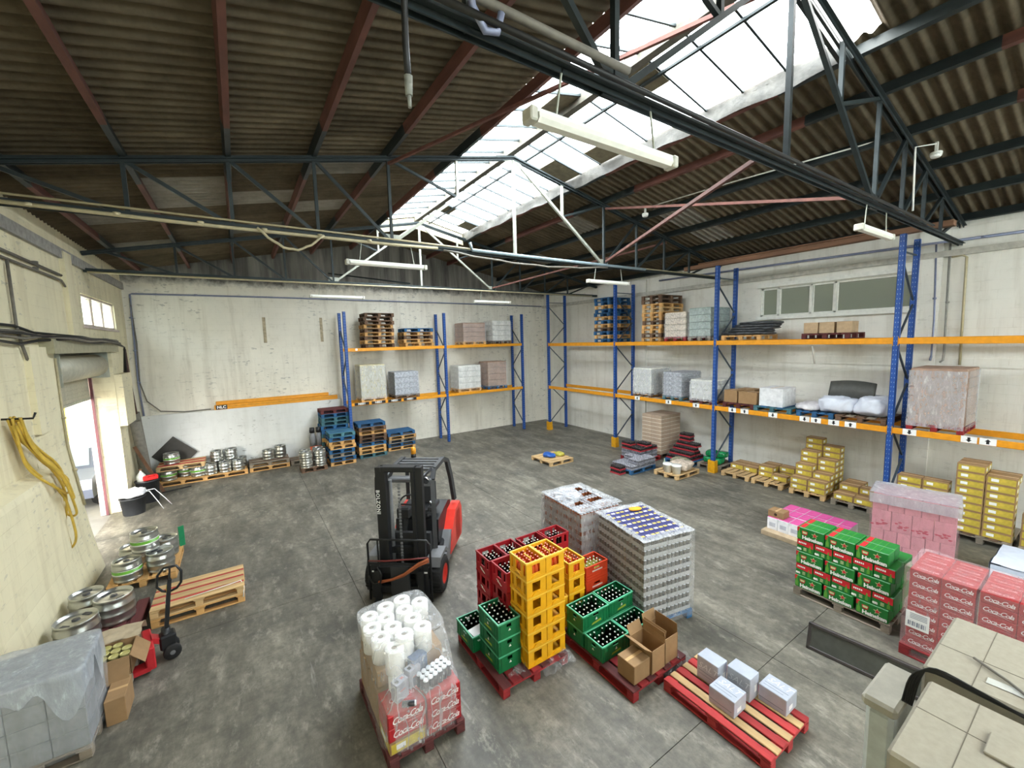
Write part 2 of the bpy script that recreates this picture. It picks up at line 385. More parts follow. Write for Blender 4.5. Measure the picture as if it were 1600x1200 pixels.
# ------------------------------------------------------------------ roof: sheets, purlins, skylight
ce = struct('ceiling')
PITCH = .177
def sheet_me(mat):
    def fn(u, v):
        y = u*PITCH*5+(-.02 if u == 0 else 0); return (v, y, .036*math.cos(u*5*2*PI))
    return B().grid(fn, 40, 1).mesh('roof_sheet', mat)
sm0, sm1 = sheet_me(m_roof), sheet_me(m_roofl)
rowsL = [-3.05, -2.3, -1.1, .1, 1.3, 2.55, 4.0]; rowsR = [7.0, 8.05, 9.3, 10.6, 11.9, 13.75]
pale = {('L', 1, 21), ('L', 2, 17), ('L', 2, 16), ('L', 3, 17), ('L', 4, 15), ('L', 3, 20), ('L', 1, 18), ('L', 4, 18), ('R', 1, 16), ('R', 2, 13), ('R', 3, 13), ('R', 2, 20)}
ncol = 26; Y0 = -5.0
ang = math.atan(SL)
def put_sheet(x0, x1, k, me):
    ln = (x1-x0)/math.cos(ang); x0 += .04
    if x0 < RX: ob('roof_sheet', me, ce, (x0-.04, Y0+k*PITCH*5, rz(x0-.04)+.004*(k % 2)), (0, -ang, 0), (ln, 1, 1))
    else: ob('roof_sheet', me, ce, (x0-.04, Y0+k*PITCH*5, rz(x0-.04)+.004*(k % 2)), (0, ang, 0), (ln, 1, 1))
for k in range(ncol):
    for i in range(len(rowsL)-1): put_sheet(rowsL[i], rowsL[i+1], k, sm1 if ('L', i, k) in pale else sm0)
    for i in range(len(rowsR)-1): put_sheet(rowsR[i], rowsR[i+1], k, sm1 if ('R', i, k) in pale else sm0)
    y = Y0+k*PITCH*5
    if y+.885 < 2.6 or y > 13.4:
        put_sheet(4.0, RX, k, sm0); put_sheet(RX, 7.0, k, sm0)
def purlin_me(mat): return B().box(-.035, 0, -.075, .035, 1, .075).mesh('purlin', mat)
pm = {False: purlin_me(m_rust), True: purlin_me(m_steel)}
for x in [-2.3, -1.1, .1, 1.3, 2.55, 3.97, 7.10, 8.05, 9.3, 10.6, 11.9, 13.2]:
    for y0, y1, dk in ((-6, 1.2, False), (1.2, 3.3, True), (3.3, 6.8, False), (6.8, 8.9, True), (8.9, 12.4, False), (12.4, 14.4, True), (14.4, 17.2, False)):
        if x > 5 and y0 > 3 and x > 9: dk = True
        ob('purlin', pm[dk], ce, (x, y0, rz(x)-.11), (0, ang*(1 if x > RX else -1), 0), (1, y1-y0, 1))
# skylight either side of the ridge
sk = struct('window_3'); YA, YB = 2.52, 13.62; NP = 18; st = (YB-YA)/NP
def slope_box(b, xa, xb, y0, y1, dz, th, m=0):
    v = []
    for z in (0, th):
        for y in (y0, y1):
            for x in (xa, xb): v.append((x, y, rz(x)+dz+z))
    return b.add(v, [(0, 2, 3, 1), (4, 5, 7, 6), (0, 1, 5, 4), (2, 6, 7, 3), (0, 4, 6, 2), (1, 3, 7, 5)], m)
solid = {('R', 3): (5.38, 6.0), ('R', 8): (6.2, 6.95), ('R', 16): (6.5, 6.95), ('R', 15): (5.4, 5.9), ('L', 5): (4.75, 5.25), ('R', 6): (6.45, 6.95)}
m_flat = M('grimy_panel', '6f6752', .8, 0, .2)
for sd, xa, xb in (('L', 4.03, RX-.05), ('R', RX+.05, 6.97)):
    for i in range(NP):
        y0, y1 = YA+i*st, YA+(i+1)*st
        ob('pane', slope_box(B(), xa, xb, y0+.02, y1-.02, .03, .006).mesh('pane', m_sky), sk)
        ob('glazing_bar', slope_box(B(), xa, xb, y0-.016, y0+.016, .0, .05).mesh('glazing_bar', m_steel), sk)
        if (sd, i) in solid:
            a, c = solid[sd, i]; ob('closing_panel', slope_box(B(), a, c, y0+.03, y1-.03, .005, .015).mesh('closing_panel', m_flat), sk)
b = B(); b.box(RX-.07, YA, RZ0-.12, RX+.07, YB, RZ0+.05); ob('ridge_beam', b.mesh('ridge_beam', M('ridge_timber', '57544a', .8, 0, .2)), sk)
for xm in (5.75,): ob('glazing_rail', slope_box(B(), xm-.02, xm+.02, YA, YB, -.045, .035).mesh('glazing_rail', m_steel), sk)
def flash(u, v):
    y = YA+u*(YB-YA); return (6.985+.02*v+.02*n3((0, y*2, v*2)), y, rz(7.0)+.05-.26*v+.05*n3((3, y*1.4, 0))*v)
ob('lead_flashing', B().grid(flash, 110, 4).mesh('lead_flashing', m_flash), sk)
b = B()
for xa, xb in ((4.0, RX), (RX, 7.02)): slope_box(b, xa, xb, YB, YB+.05, -.34, .4)
ob('end_board', b.mesh('end_board', M('cream_board', 'c9bf9d', .7)), sk)
b = B()
for xa, xb in ((4.0, RX), (RX, 7.02)): slope_box(b, xa, xb, YA-.05, YA, -.2, .28)
ob('end_board', b.mesh('end_board', m_steel), sk)
# ------------------------------------------------------------------ roof trusses
ZB = 6.05
def zt(x): return 8.12-SL*abs(x-RX)
def truss(Y, which, mats):
    dk, lt = mats
    t = thing('roof_truss', f'dark steel lattice roof truss, {which}', 'truss', (0, Y, ZB), 0, 'steel roof trusses')
    def mem(name, x0, z0, x1, z1, w, m): ob(name, B().bar((x0, 0, z0-ZB), (x1, 0, z1-ZB), w, w, 0, (0, 1, 0)).mesh(name, m), t)
    def angle(name, x0, z0, x1, z1, w, m):
        b = B()
        for q in (-.03, .03): b.bar((x0, q, z0-ZB), (x1, q, z1-ZB), w, .012, 0, (0, 1, 0)); b.bar((x0, q*1.6, z0-ZB), (x1, q*1.6, z1-ZB), .012, w*.6, 0, (0, 1, 0))
        ob(name, b.mesh(name, m), t)
    angle('bottom_chord', -2.78, ZB, 13.38, ZB, .09, dk)
    angle('top_chord', -2.78, zt(-2.78), RX, zt(RX), .09, dk); angle('top_chord', RX, zt(RX), 13.38, zt(13.38), .09, dk)
    N = [-1.1, .1, 1.3, 2.55]
    for sgn in (1, -1):
        f = (lambda x: x) if sgn == 1 else (lambda x: 2*RX-x)
        for x in N: mem('vertical', f(x), zt(x), f(x), ZB, .05, dk)
        for x0, x1 in zip([-2.4]+N[:-1], N): mem('diagonal', f(x0), zt(x0), f(x1), ZB, .05, dk)
        mem('diagonal', f(2.55), ZB, RX, zt(RX), .055, lt)
        xm, zm = 3.93, ZB+(zt(RX)-ZB)*(3.93-2.55)/(RX-2.55)
        mem('diagonal', f(2.55), zt(2.55), f(xm), zm, .045, dk); mem('vertical', f(xm), zt(xm), f(xm), zm, .05, lt)
        ob('gusset_plate', B().box(f(2.55)-.14, -.012, -.05, f(2.55)+.14, .012, .16).mesh('gusset_plate', lt), t)
    mem('vertical', RX, zt(RX), RX, ZB, .055, lt)
    ob('gusset_plate', B().box(RX-.2, -.012, zt(RX)-ZB-.2, RX+.2, .012, zt(RX)-ZB+.02).mesh('gusset_plate', lt), t)
    return t
truss(2.35, 'nearest, crossing the near end of the skylight', (m_steel, m_steel))
truss(7.8, 'middle one, crossing the skylight above the forklift', (m_steel, m_pale))
truss(13.4, 'farthest, in front of the stained gable', (m_steel, m_pale))
# bracing rods between the trusses
def rod(p0, p1, m, label, r=.03):
    one('bracing_rod', B().bar(p0, p1, r*1.6, r*1.6).mesh('bracing_rod', m), label, 'brace')
rod((2.55, 7.8, 7.45), (RX, 2.45, 8.0), m_rust, 'red steel brace running from the middle truss towards the near ridge, left of skylight')
rod((8.05, 7.72, 6.15), (4.9, 2.42, 6.12), m_rust, 'red steel brace under the right roof slope, lower of the crossing pair')
rod((8.05, 7.72, 7.45), (7.75, 2.42, 6.14), m_rust, 'red steel brace under the right roof slope, upper of the crossing pair')
rod((3.1, 17.1, 6.9), (4.9, 13.4, 6.15), m_steel, 'dark steel brace from the far truss to the stained gable')
rod((10.6, 7.8, 6.9), (8.05, 13.4, 6.15), m_rust, 'thin red brace between the middle and far trusses on the right')
# ------------------------------------------------------------------ roller shutter doorway
d1 = struct('door_1')
b = B(); b.cyl((-3.0, 10.95, 3.86), (-3.0, 14.3, 3.86), .27, n=20); ob('shutter_roll', b.mesh('shutter_roll', m_slat), d1)
b = B()
for y in (10.94, 14.3): b.box(-3.26, y, 3.55, -2.74, y+.05, 4.18)
ob('roll_bracket', b.mesh('roll_bracket', m_pale), d1)
sl = B().cbox(-.012, 0, -.003, .012, 3.4, .092, .008).mesh('slat', m_slat)
for i in range(8): ob('slat', sl, d1, (-3.17, 10.98, 3.08+i*.09))
ob('roll_cover', B().box(-3.26, 10.94, 3.7, -3.22, 14.48, 4.18).mesh('roll_cover', m_pale), d1)
ob('bottom_rail', B().box(-3.19, 10.98, 3.02, -3.15, 14.38, 3.08).mesh('bottom_rail', m_pale), d1)
for y in (10.93, 14.42): ob('guide_rail', B().box(-3.26, y, 0, -3.1, y+.08, 3.6).mesh('guide_rail', M('pink_primer_post', 'd9c3bb', .6)), d1)
ob('guide_slot', B().box(-3.15, 14.38, 0, -3.1, 14.42, 3.6).mesh('guide_slot', M('oxide_strip', '6b3b42', .6)), d1)
def pipe(name, pts, r, m, label, cat='pipe', n=6, clips=None):
    t = thing(name, label, cat, pts[0]); o = Vector(pts[0])
    ob('pipe_run' if cat == 'pipe' else 'cable_run', B().tube([Vector(p)-o for p in pts], r, n).mesh(name, m), t)
    for c in clips or []: ob('clip', B().cyl(Vector(c)-o-Vector((0, 0, .02)), Vector(c)-o+Vector((0, 0, .02)), r*1.7, n=8).mesh('clip', m), t)
    return t
# left wall services
pipe('wall_conduit', [(-2.76, -5.9, 5.78), (-2.76, 8, 5.73), (-2.76, 11.75, 5.70)], .025, m_cable, 'upper of the two thin conduits running along the cream wall', clips=[(-2.76, y, 5.74) for y in (6, 7.5, 9, 10.5)])
pipe('wall_conduit', [(-2.76, -5.9, 5.66), (-2.76, 8, 5.62), (-2.76, 11.72, 5.60), (-2.76, 12.3, 5.3), (-2.76, 12.37, 4.9), (-2.76, 12.4, 4.45)], .022, m_cable, 'lower conduit on the cream wall, dropping beside the small window', clips=[(-2.76, y, 5.64) for y in (6, 7.5, 9, 10.5)])
pipe('wall_conduit', [(-2.76, 9.42, 5.63), (-2.76, 9.41, 4.6), (-2.76, 9.5, 4.35), (-2.76, 9.9, 3.6)], .022, m_cable, 'vertical conduit dropping from the wall conduits to the cable bundle')
rr = random.Random(3)
for k in range(5):
    pts = [(-2.72+.05*math.sin(k), y, 4.36-.012*(y-6)+.055*(k-2)*(1 if y < 9.7 else .35)+.03*rr.uniform(-1, 1)) for y in (4.0, 5.2, 6.4, 7.6, 8.6, 9.3, 10.0, 10.9, 11.8, 12.7, 13.6, 14.5, 15.2)]
    pts = [(x+(.17 if 10.3 < y < 14.9 else .0), y, z+.16) for x, y, z in pts]
    pts += [(-2.6, 15.5, 4.3), (-2.68, 15.62, 3.6-.15*k)]
    pipe('cable_bundle', pts, .022, m_cable if k % 2 else m_dk, f'sagging cable above the doorway, {ORD[k]} from the top of the bundle', 'cable')
pipe('wall_conduit', [(-2.78, 10.9, 4.1), (-2.78, 10.9, 3.0), (-2.77, 10.9, 2.4), (-2.715, 10.9, 1.86), (-2.66, 10.9, 1.3)], .022, m_pvc, 'cream conduit running down the near doorway jamb', clips=[(-2.78, 10.9, 3.0), (-2.73, 10.9, 2.0)])
pipe('wall_cable', [(-2.62, 15.62, 4.25), (-2.6, 15.66, 3.4), (-2.55, 15.68, 2.4)], .035, M('brown_wrap', '5a4238', .7), 'brown wrapped cable hanging from the end of the lintel', 'cable')
pipe('wall_conduit', [(-2.62, 17.16, 2.14), (-2.66, 17.16, 3.16), (-2.61, 17.16, 5.91), (-2.55, 17.16, 5.93), (1, 17.16, 5.95), (8, 17.16, 5.93), (13.2, 17.16, 5.9)], .028, m_pipe, 'grey blue pipe climbing the corner and running along the far wall', clips=[(-2.64, 17.14, z) for z in (3.2, 4.2, 5.2)]+[(x, 17.14, 5.95) for x in (-1, 1, 3, 5)])
pipe('wall_cable', [(-2.62, 17.15, 5.8), (-2.58, 17.15, 4.4), (-2.62, 17.15, 3.2), (-2.5, 17.15, 2.6), (-2.2, 17.15, 2.25), (-1.6, 17.15, 2.16), (-.9, 17.15, 2.17)], .018, m_cable, 'black cable curving down to the top of the low wall', 'cable')
# right wall services
pipe('wall_pipe', [(13.33, 10.1, 6.28), (13.33, 6, 6.2), (13.33, .3, 6.08)], .03, m_pipe, 'grey blue pipe along the top of the right wall', clips=[(13.33, y, 6.28-.02*(10.1-y)) for y in (8.6, 6.9, 5.2, 3.6, 2.0)])
pipe('wall_pipe', [(13.33, 2.72, 6.1), (13.33, 2.66, 4.4), (13.33, 2.66, 3.6), (13.25, 2.66, 3.5)], .022, m_pipe, 'blue grey drop pipe with a tap beside the blue upright', clips=[(13.33, 2.68, 4.9)])
pipe('wall_pipe', [(13.33, 2.5, 6.1), (13.33, 2.46, 3.7), (13.3, 2.46, 3.5), (13.25, 2.5, 3.46)], .02, M('drop_grey', '8f8c84', .6), 'middle grey drop pipe on the right wall', clips=[(13.33, 2.47, 4.8)])
pipe('wall_pipe', [(13.33, 2.46, 5.78), (13.33, 2.3, 5.8), (13.33, 2.23, 5.74), (13.33, 2.2, 3.4)], .024, m_pvc, 'hooked cream pipe on the right wall, nearest the picture edge')
for y, z in ((12.2, 5.2), (9.2, 3.0)): pass
ob_hose = []
m_hose = M('yellow_hose', 'd2b04a', .45, 0, .12)
def hose():
    t = thing('hose_coil', 'bundle of yellow hose loops hanging on the cream wall', 'hose', (-2.6, 8.8, 1.0))
    o = Vector((-2.6, 8.8, 1.0)); r_ = random.Random(5)
    def surf(y, z):
        if y > 9.55:
            pr_ = [(2.6, -2.8), (1.86, -2.74), (1.47, -2.70), (.88, -2.64), (.42, -2.58), (0, -2.5)]
            for (za, xa), (zb, xb) in zip(pr_, pr_[1:]):
                if zb <= z <= za: return xa+(xb-xa)*(za-z)/(za-zb)
            return -2.71
        return -2.78 if z > 2.4 else -2.56+.04*(2.3-z)
    loops = [[(8.62, 3.3), (8.75, 3.0), (9.0, 2.5), (9.35, 2.0), (9.5, 1.5), (9.55, 1.1), (9.65, .9), (9.77, 1.0), (9.68, 1.3), (9.5, 1.8), (9.3, 2.3), (8.95, 2.9), (8.62, 3.28)],
             [(8.62, 3.32), (8.9, 2.95), (9.4, 2.7), (9.85, 2.45), (10.02, 2.2), (9.85, 1.98), (9.6, 2.05), (9.3, 2.4), (8.85, 2.9), (8.62, 3.2)],
             [(8.6, 3.3), (8.68, 2.9), (8.8, 2.5), (9.05, 2.1), (9.4, 1.9), (9.55, 2.1), (9.35, 2.5), (8.9, 3.05), (8.65, 3.32)],
             [(8.62, 3.3), (9.0, 2.85), (9.35, 2.35), (9.62, 1.75), (9.66, 1.5), (9.5, 1.5), (9.42, 1.8), (9.2, 2.3), (8.8, 2.85), (8.6, 3.2)],
             [(8.62, 3.3), (8.95, 2.85), (9.45, 2.5), (9.75, 2.3), (9.9, 2.1), (9.7, 1.95), (9.45, 2.15), (9.1, 2.55), (8.75, 3.0), (8.6, 3.25)],
             [(8.6, 3.3), (8.85, 2.8), (9.1, 2.3), (9.25, 2.0), (9.3, 1.85), (9.2, 1.9), (9.05, 2.3), (8.8, 2.8), (8.62, 3.3)]]
    for k, lp in enumerate(loops):
        pts = [Vector((surf(y, z)+.04+.025*k, y, z)) for y, z in lp]
        for _ in range(3):
            q = [pts[0]]
            for a, c in zip(pts, pts[1:]): q += [a*.75+c*.25, a*.25+c*.75]
            pts = q+[pts[-1]]
        ob('hose_loop', B().tube([p-o for p in pts], .018, 5).mesh('hose_loop', m_hose), t)
    ob('hook', B().tube([Vector((-2.8, 8.62, 3.3))-o, Vector((-2.5, 8.62, 3.28))-o, Vector((-2.47, 8.62, 3.36))-o], .015).mesh('hook', m_dk), t)
hose()
# ------------------------------------------------------------------ conduit on truss bottom chords, lamps, detectors
def swag(x0, x1, y, z, sag, n=14): return [(x0+(x1-x0)*i/n, y, z-sag*math.sin(PI*i/n)+.01*math.sin(i*2.1)) for i in range(n+1)]
pipe('truss_conduit', [(-2.7, 7.68, 6.03), (-.5, 7.68, 6.0), (2.5, 7.68, 6.0), (3.4, 7.68, 6.02)], .026, m_pvc, 'thick cream conduit fixed under the middle truss', 'cable', clips=[(x, 7.68, 6.02) for x in (-2, -1.2, -.3, .5, 1.3, 2.1)])
pipe('truss_conduit', [(-2.7, 7.70, 6.13), (2.5, 7.70, 6.10), (6.0, 7.70, 6.06), (13.2, 7.7, 6.08)], .016, m_pvc, 'thin cream cable along the middle truss', 'cable')
pipe('truss_conduit', [(4.1, 7.66, 6.2), (4.15, 7.66, 6.05), (6.5, 7.66, 6.04), (9.5, 7.66, 6.04)], .035, M('blue_grey_cable', '8fa0a8', .5), 'blue grey conduit along the middle truss below the skylight', 'cable')
pipe('truss_conduit', swag(.4, 1.35, 7.6, 6.02, .28), .02, m_pvc, 'loose cream cable sagging below the middle truss', 'cable')
pipe('truss_conduit', swag(3.5, 8.0, 7.62, 5.98, .12), .02, m_cable, 'thin cable sagging under the middle truss chord', 'cable')
pipe('truss_conduit', [(-2.7, 13.3, 6.0), (2.5, 13.3, 6.0), (8, 13.3, 6.02), (13, 13.3, 6.02)], .024, m_pvc, 'pale conduit fixed under the far truss', 'cable')
pipe('truss_conduit', [(.75, 2.22, 6.14), (2.0, 2.22, 6.14), (2.55, 2.22, 6.14)], .03, m_cable, 'grey trunking fixed along the nearest truss', 'cable')
pipe('truss_conduit', [(.75, 2.2, 6.03), (3.4, 2.2, 6.03), (6.5, 2.2, 6.04), (10.5, 2.2, 6.04)], .022, m_dk, 'black cable strapped under the nearest truss', 'cable')
t = pipe('hanging_plug_lead', [(.84, 2.2, 6.2), (.87, 2.25, 6.0), (.885, 2.3, 5.8), (.89, 2.3, 5.62)], .018, m_dk, 'black lead with a socket hanging from the nearest truss', 'cable')
b = B(); b.cyl((.05, .1, -.56), (.05, .1, -.66), .025, .02, 8); b.cyl((.05, .1, -.66), (.052, .1, -.72), .012, .01, 8); ob('socket', b.mesh('socket', M('grey_socket', '8a8b83', .5)), t)
ob('hose_hook', B().tube([(.38, 0, .05), (.42, .02, -.12), (.5, .02, -.22), (.58, .02, -.2), (.6, 0, -.1)], .022, 8).mesh('hose_hook', m_pipe), t)
m_diff = M('lamp_diffuser', 'e9e8de', .35, 0, .05)
def lamp(x0, x1, y, z, where, m=m_diff, tilt=0):
    t = thing('batten_lamp', f'long white batten lamp {where}', 'lamp', ((x0+x1)/2, y, z), 0, 'suspended batten lamps')
    L = (x1-x0)/2; b = B()
    b.prism([(-.05, 0), (.05, 0), (.055, -.035), (.032, -.06), (-.032, -.06), (-.055, -.035)], 'x', -L+.04, L-.04); ob('diffuser', b.mesh('diffuser', m), t)
    ob('lamp_body', B().box(-L+.02, -.04, 0, L-.02, .04, .025).mesh('lamp_body', m_white), t)
    for s in (-1, 1):
        ob('end_cap', B().cbox(s*L-.03, -.057, -.064, s*L+.03, .057, .028, .01).mesh('end_cap', M('lamp_cap', 'c8c6ba', .5)), t)
        ob('hanger', B().bar((s*L*.7, 0, .03), (s*L*.62, y*0, ZB-z), .012, .012).mesh('hanger', m_pale), t)
lamp(1.72, 3.2, 2.32, 5.68, 'nearest the camera, under the skylight')
lamp(7.45, 8.75, 2.32, 5.68, 'beside the right rack, under the nearest truss')
lamp(1.72, 3.15, 7.75, 5.66, 'hanging under the middle truss on the left')
lamp(7.5, 8.95, 7.8, 5.66, 'hanging under the middle truss, left of the timber beam')
lamp(1.9, 3.4, 13.45, 5.66, 'hanging before the far wall, left of centre')
lamp(7.3, 8.8, 13.4, 5.66, 'hanging under the far truss, nearest the right rack')
def detector(x, y, where):
    z = rz(x)-.24
    t = thing('smoke_detector', f'small round white smoke detector {where}', 'detector', (x, y, z))
    ob('base', B().lathe([(.08, 0), (.08, .03), (.075, .04)], 20).mesh('base', m_white), t)
    ob('sensor_head', B().lathe([(.055, -.045), (.07, -.03), (.078, 0)], 20).mesh('sensor_head', m_white), t)
    ob('bracket', B().box(-.02, -.02, .04, .02, .02, .2).mesh('bracket', m_white), t)
detector(10.0, 2.13, 'high under the right roof slope, nearer one'); detector(9.0, 7.27, 'under the right roof slope beyond the middle truss')
pipe('detector_cable', [(10, 2.13, 7.28), (9.6, 2.3, 7.2), (9.7, 2.3, 6.2)], .014, m_white, 'thin white cable from the nearer smoke detector down the truss', 'cable')
pipe('detector_cable', [(9.0, 7.2, 7.48), (9.1, 5, 7.44), (9.3, 2.5, 7.38)], .014, m_white, 'thin white cable between the two smoke detectors', 'cable')
# ------------------------------------------------------------------ pallet racks
m_blue = M('rack_blue', '1c4c98', .45, 0, .1); m_orange = M('rack_orange', 'e59a1d', .45, 0, .08); m_brace = M('rack_brace', '4a5560', .45, .4, .1)
m_yel = M('guard_yellow', 'd79a12', .5); m_black = M('black_paint', '1b1b1c', .5); m_paper = M('white_card', 'f0f0ee', .6, 0, .03)
def upright(par, x, y, h, facex):
    # C-section post 0.1 x 0.07
    b = B(); b.box(-.05, -.05, 0, .05, -.044, h); b.box(-.05, -.05, 0, -.044, .05, h); b.box(.044, -.05, 0, .05, .05, h); b.box(-.05, -.05, 0, .05, .05, .01)
    o = ob('upright_post', b.mesh('upright_post', m_blue), par, (x, y, 0), (0, 0, facex))
    p = B()
    for i in range(int(h/.1)):
        for u in (-.022, .022): p.box(u-.005, -.0515, .06+i*.1, u+.005, -.0495, .085+i*.1)
    ob('slot_holes', p.mesh('slot_holes', M('slot_pale', '8fa3c4', .6)), o, kind='stuff')
    return o
card = B().box(-.0015, -.11, -.065, .0015, .11, .065).mesh('label_card', m_paper)
arrow = B().prism([(-.02, .045), (.02, .045), (.02, -.005), (.042, -.005), (0, -.05), (-.042, -.005), (-.02, -.005)], 'x', -.0008, .0008).mesh('arrow_mark', m_black)
cardB = B().box(-.065, -.0015, -.065, .11, .0015, .065).mesh('label_card', m_paper)
def rack_y(Xf, Xb, posts, top, levels, cards):
    r = thing('pallet_rack', 'blue and orange pallet rack standing along the right wall', 'rack', (Xf, posts[0], 0))
    oy = posts[0]
    for i, y in enumerate(posts):
        upright(r, .05, y-oy, top, -PI/2); upright(r, Xb-Xf-.05, y-oy, top, -PI/2)
        z = .35; k = 0
        while z < top-.9:
            a, c = ((.06, Xb-Xf-.06) if k % 2 == 0 else (Xb-Xf-.06, .06))
            ob('brace', B().bar((a, y-oy, z), (c, y-oy, z+.85), .04, .025).mesh('brace', m_brace), r); z += .9; k += 1
        ob('brace', B().bar((.06, y-oy, top-.35), (Xb-Xf-.06, y-oy, top-.35), .04, .025).mesh('brace', m_brace), r)
        g = B(); g.prism([(-.09, 0), (.09, 0), (.06, .38), (-.06, .38)], 'y', -.11, -.09); g.prism([(-.09, 0), (.09, 0), (.06, .38), (-.06, .38)], 'y', .09, .11); g.box(-.1, -.11, 0, -.08, .11, .38)
        ob('post_guard', g.mesh('post_guard', m_yel), r, (.05, y-oy, 0))
    for zl in levels:
        for a, c in zip(posts, posts[1:]):
            for X in (0.0, Xb-Xf-.05):
                b = B(); b.cbox(X, a-oy+.05, zl-.075, X+.05, c-oy-.05, zl+.055, .008); b.box(X-.004, a-oy+.05, zl+.0, X, c-oy-.05, zl+.012)
                for yy in (a-oy+.04, c-oy-.05): b.box(X-.012, yy, zl-.11, X+.005, yy+.01, zl+.09)
                ob('beam', b.mesh('beam', m_orange), r)
    for y, z, up in cards:
        o = ob('label_card', card, r, (-.007, y-oy, z)); ob('arrow_mark', arrow, o, (-.0022, 0, 0), (PI if up else 0, 0, 0))
    return r
ZL, ZU = 2.02, 3.98
rack_y(11.9, 13.0, [-1.15, 2.95, 7.03, 11.0, 15.05], 6.22, [ZL, ZU],
       [(7.6, ZL, 1), (6.45, ZL, 0), (6.1, ZL, 1), (5.35, ZL, 0), (4.6, ZL, 0), (4.35, ZL, 1), (3.98, ZL, 0), (3.65, ZL, 1), (2.62, ZL, 0), (1.75, ZL, 0), (1.5, ZL, 1), (8.6, ZL, 0), (9.9, ZL, 1)])
def rack_x(Yf, Yb, posts, top, levels):
    r = thing('pallet_rack', 'blue and orange pallet rack against the far wall behind the forklift', 'rack', (posts[0], Yf, 0)); ox = posts[0]
    for x in posts:
        upright(r, x-ox, .05, top, 0); upright(r, x-ox, Yb-Yf-.05, top, 0)
        z = .3; k = 0
        while z < top-.8:
            a, c = ((.06, Yb-Yf-.06) if k % 2 == 0 else (Yb-Yf-.06, .06))
            ob('brace', B().bar((x-ox, a, z), (x-ox, c, z+.85), .04, .025).mesh('brace', m_brace), r); z += .9; k += 1
    for zl in levels:
        for a, c in zip(posts, posts[1:]):
            for Y in (0, Yb-Yf-.05):
                ob('beam', B().cbox(a-ox+.05, Y, zl-.07, c-ox-.05, Y+.05, zl+.05, .008).mesh('beam', m_orange), r)
    for k in range(4):
        o = ob('code_plate', B().box(-.26, -.002, -.05, .26, .002, .05).mesh('code_plate', m_black), r, (.42+k*.62, -.004, levels[0]))
        ob('lettering', B().mesh_in(text_me('NISS1', .11, 0, .003), T(rx=PI/2)).mesh('lettering', m_paper), o, (0, -.003, 0))
    o = ob('beam_tag', B().box(-.04, -.002, -.04, .04, .002, .04).mesh('beam_tag', m_paper), r, (.35, -.004, levels[1]))
    return r
rack_x(15.9, 16.85, [3.3, 7.2, 11.1], 5.4, [2.0, 4.02])
# timber beam across the rack heads; brackets
for (x, dz, lab) in ((11.93, 0, 'long brown timber beam lying on top of the right rack uprights'),):
    one('timber_beam', B().cbox(-.05, 2.2, 0, .16, 8.1, .12, .01).mesh('timber_beam', m_brownw), lab, 'beam', (x, 0, 6.22))
one('timber_board', B().cbox(0, 3.2, 0, .3, 7.6, .03, .005).mesh('timber_board', m_brownw), 'flat brown board lying over the timber beam', 'board', (11.85, 0, 6.34))
# spare beams lying on the plinth of the far wall
def spare(x0, x1, y, z, lab, plate):
    t = thing('spare_beam', lab, 'beam', (x0, y, z)); L = x1-x0
    ob('beam_profile', B().cbox(0, -.03, 0, L, .03, .16 if plate else .12, .01).mesh('beam_profile', m_orange), t)
    ob('groove', B().box(.02, -.032, .09, L-.02, -.03, .098).mesh('groove', M('groove_dark', '8a5a10', .6)), t)
    if plate:
        o = ob('code_plate', B().box(0, -.002, 0, .32, .002, .14).mesh('code_plate', m_black), t, (.04, -.034, .01))
        ob('lettering', B().mesh_in(text_me('NLC', .13, 0, .004), T(rx=PI/2)).mesh('lettering', m_paper), o, (.16, -.003, .07))
spare(-.8, 3.1, 17.10, 2.13, 'front orange rack beam lying on the white plinth, with lettering', True)
spare(-.78, 2.75, 17.165, 2.13, 'rear orange rack beam lying on the white plinth', False)
one('spare_beam', B().cbox(0, -.03, 0, 3.55, .03, .12, .01).mesh('spare_beam', m_orange), 'uppermost orange rack beam lying on the pair on the plinth', 'beam', (-.75, 17.155, 2.29))
# ------------------------------------------------------------------ pallets
WD = {k: M('wood_'+k, c, .8, 0, v, 5, bmp=.3, rnd=.2, stretch=(.25, 1.6, 1.6)) for k, c, v in (
    ('pale', 'c9a878', .16), ('fresh', 'd3a467', .14), ('dark', '6d5340', .25), ('grey', '8b8071', .2), ('red', '8e2024', .18), ('redlight', 'b03636', .16), ('blue', '2a5f8c', .22), ('teal', '45727c', .25), ('maroon', '5d2a2a', .2))}
KIND = {'pale': ['pale'], 'fresh': ['fresh'], 'dark': ['dark', 'grey'], 'grey': ['grey', 'dark'], 'red': ['red'], 'redpale': ['redlight', 'pale'], 'blue': ['blue'], 'teal': ['teal', 'blue'], 'maroon': ['maroon'], 'mixed': ['pale', 'redlight'], 'browntop': ['maroon', 'red']}
PM = {}
def slab(L, W_, H, mat, key):
    k = (round(L, 3), round(W_, 3), round(H, 3), mat.name)
    if k not in PM: PM[k] = B().cbox(-L/2, -W_/2, 0, L/2, W_/2, H, min(.006, H*.25)).mesh(key, mat)
    return PM[k]
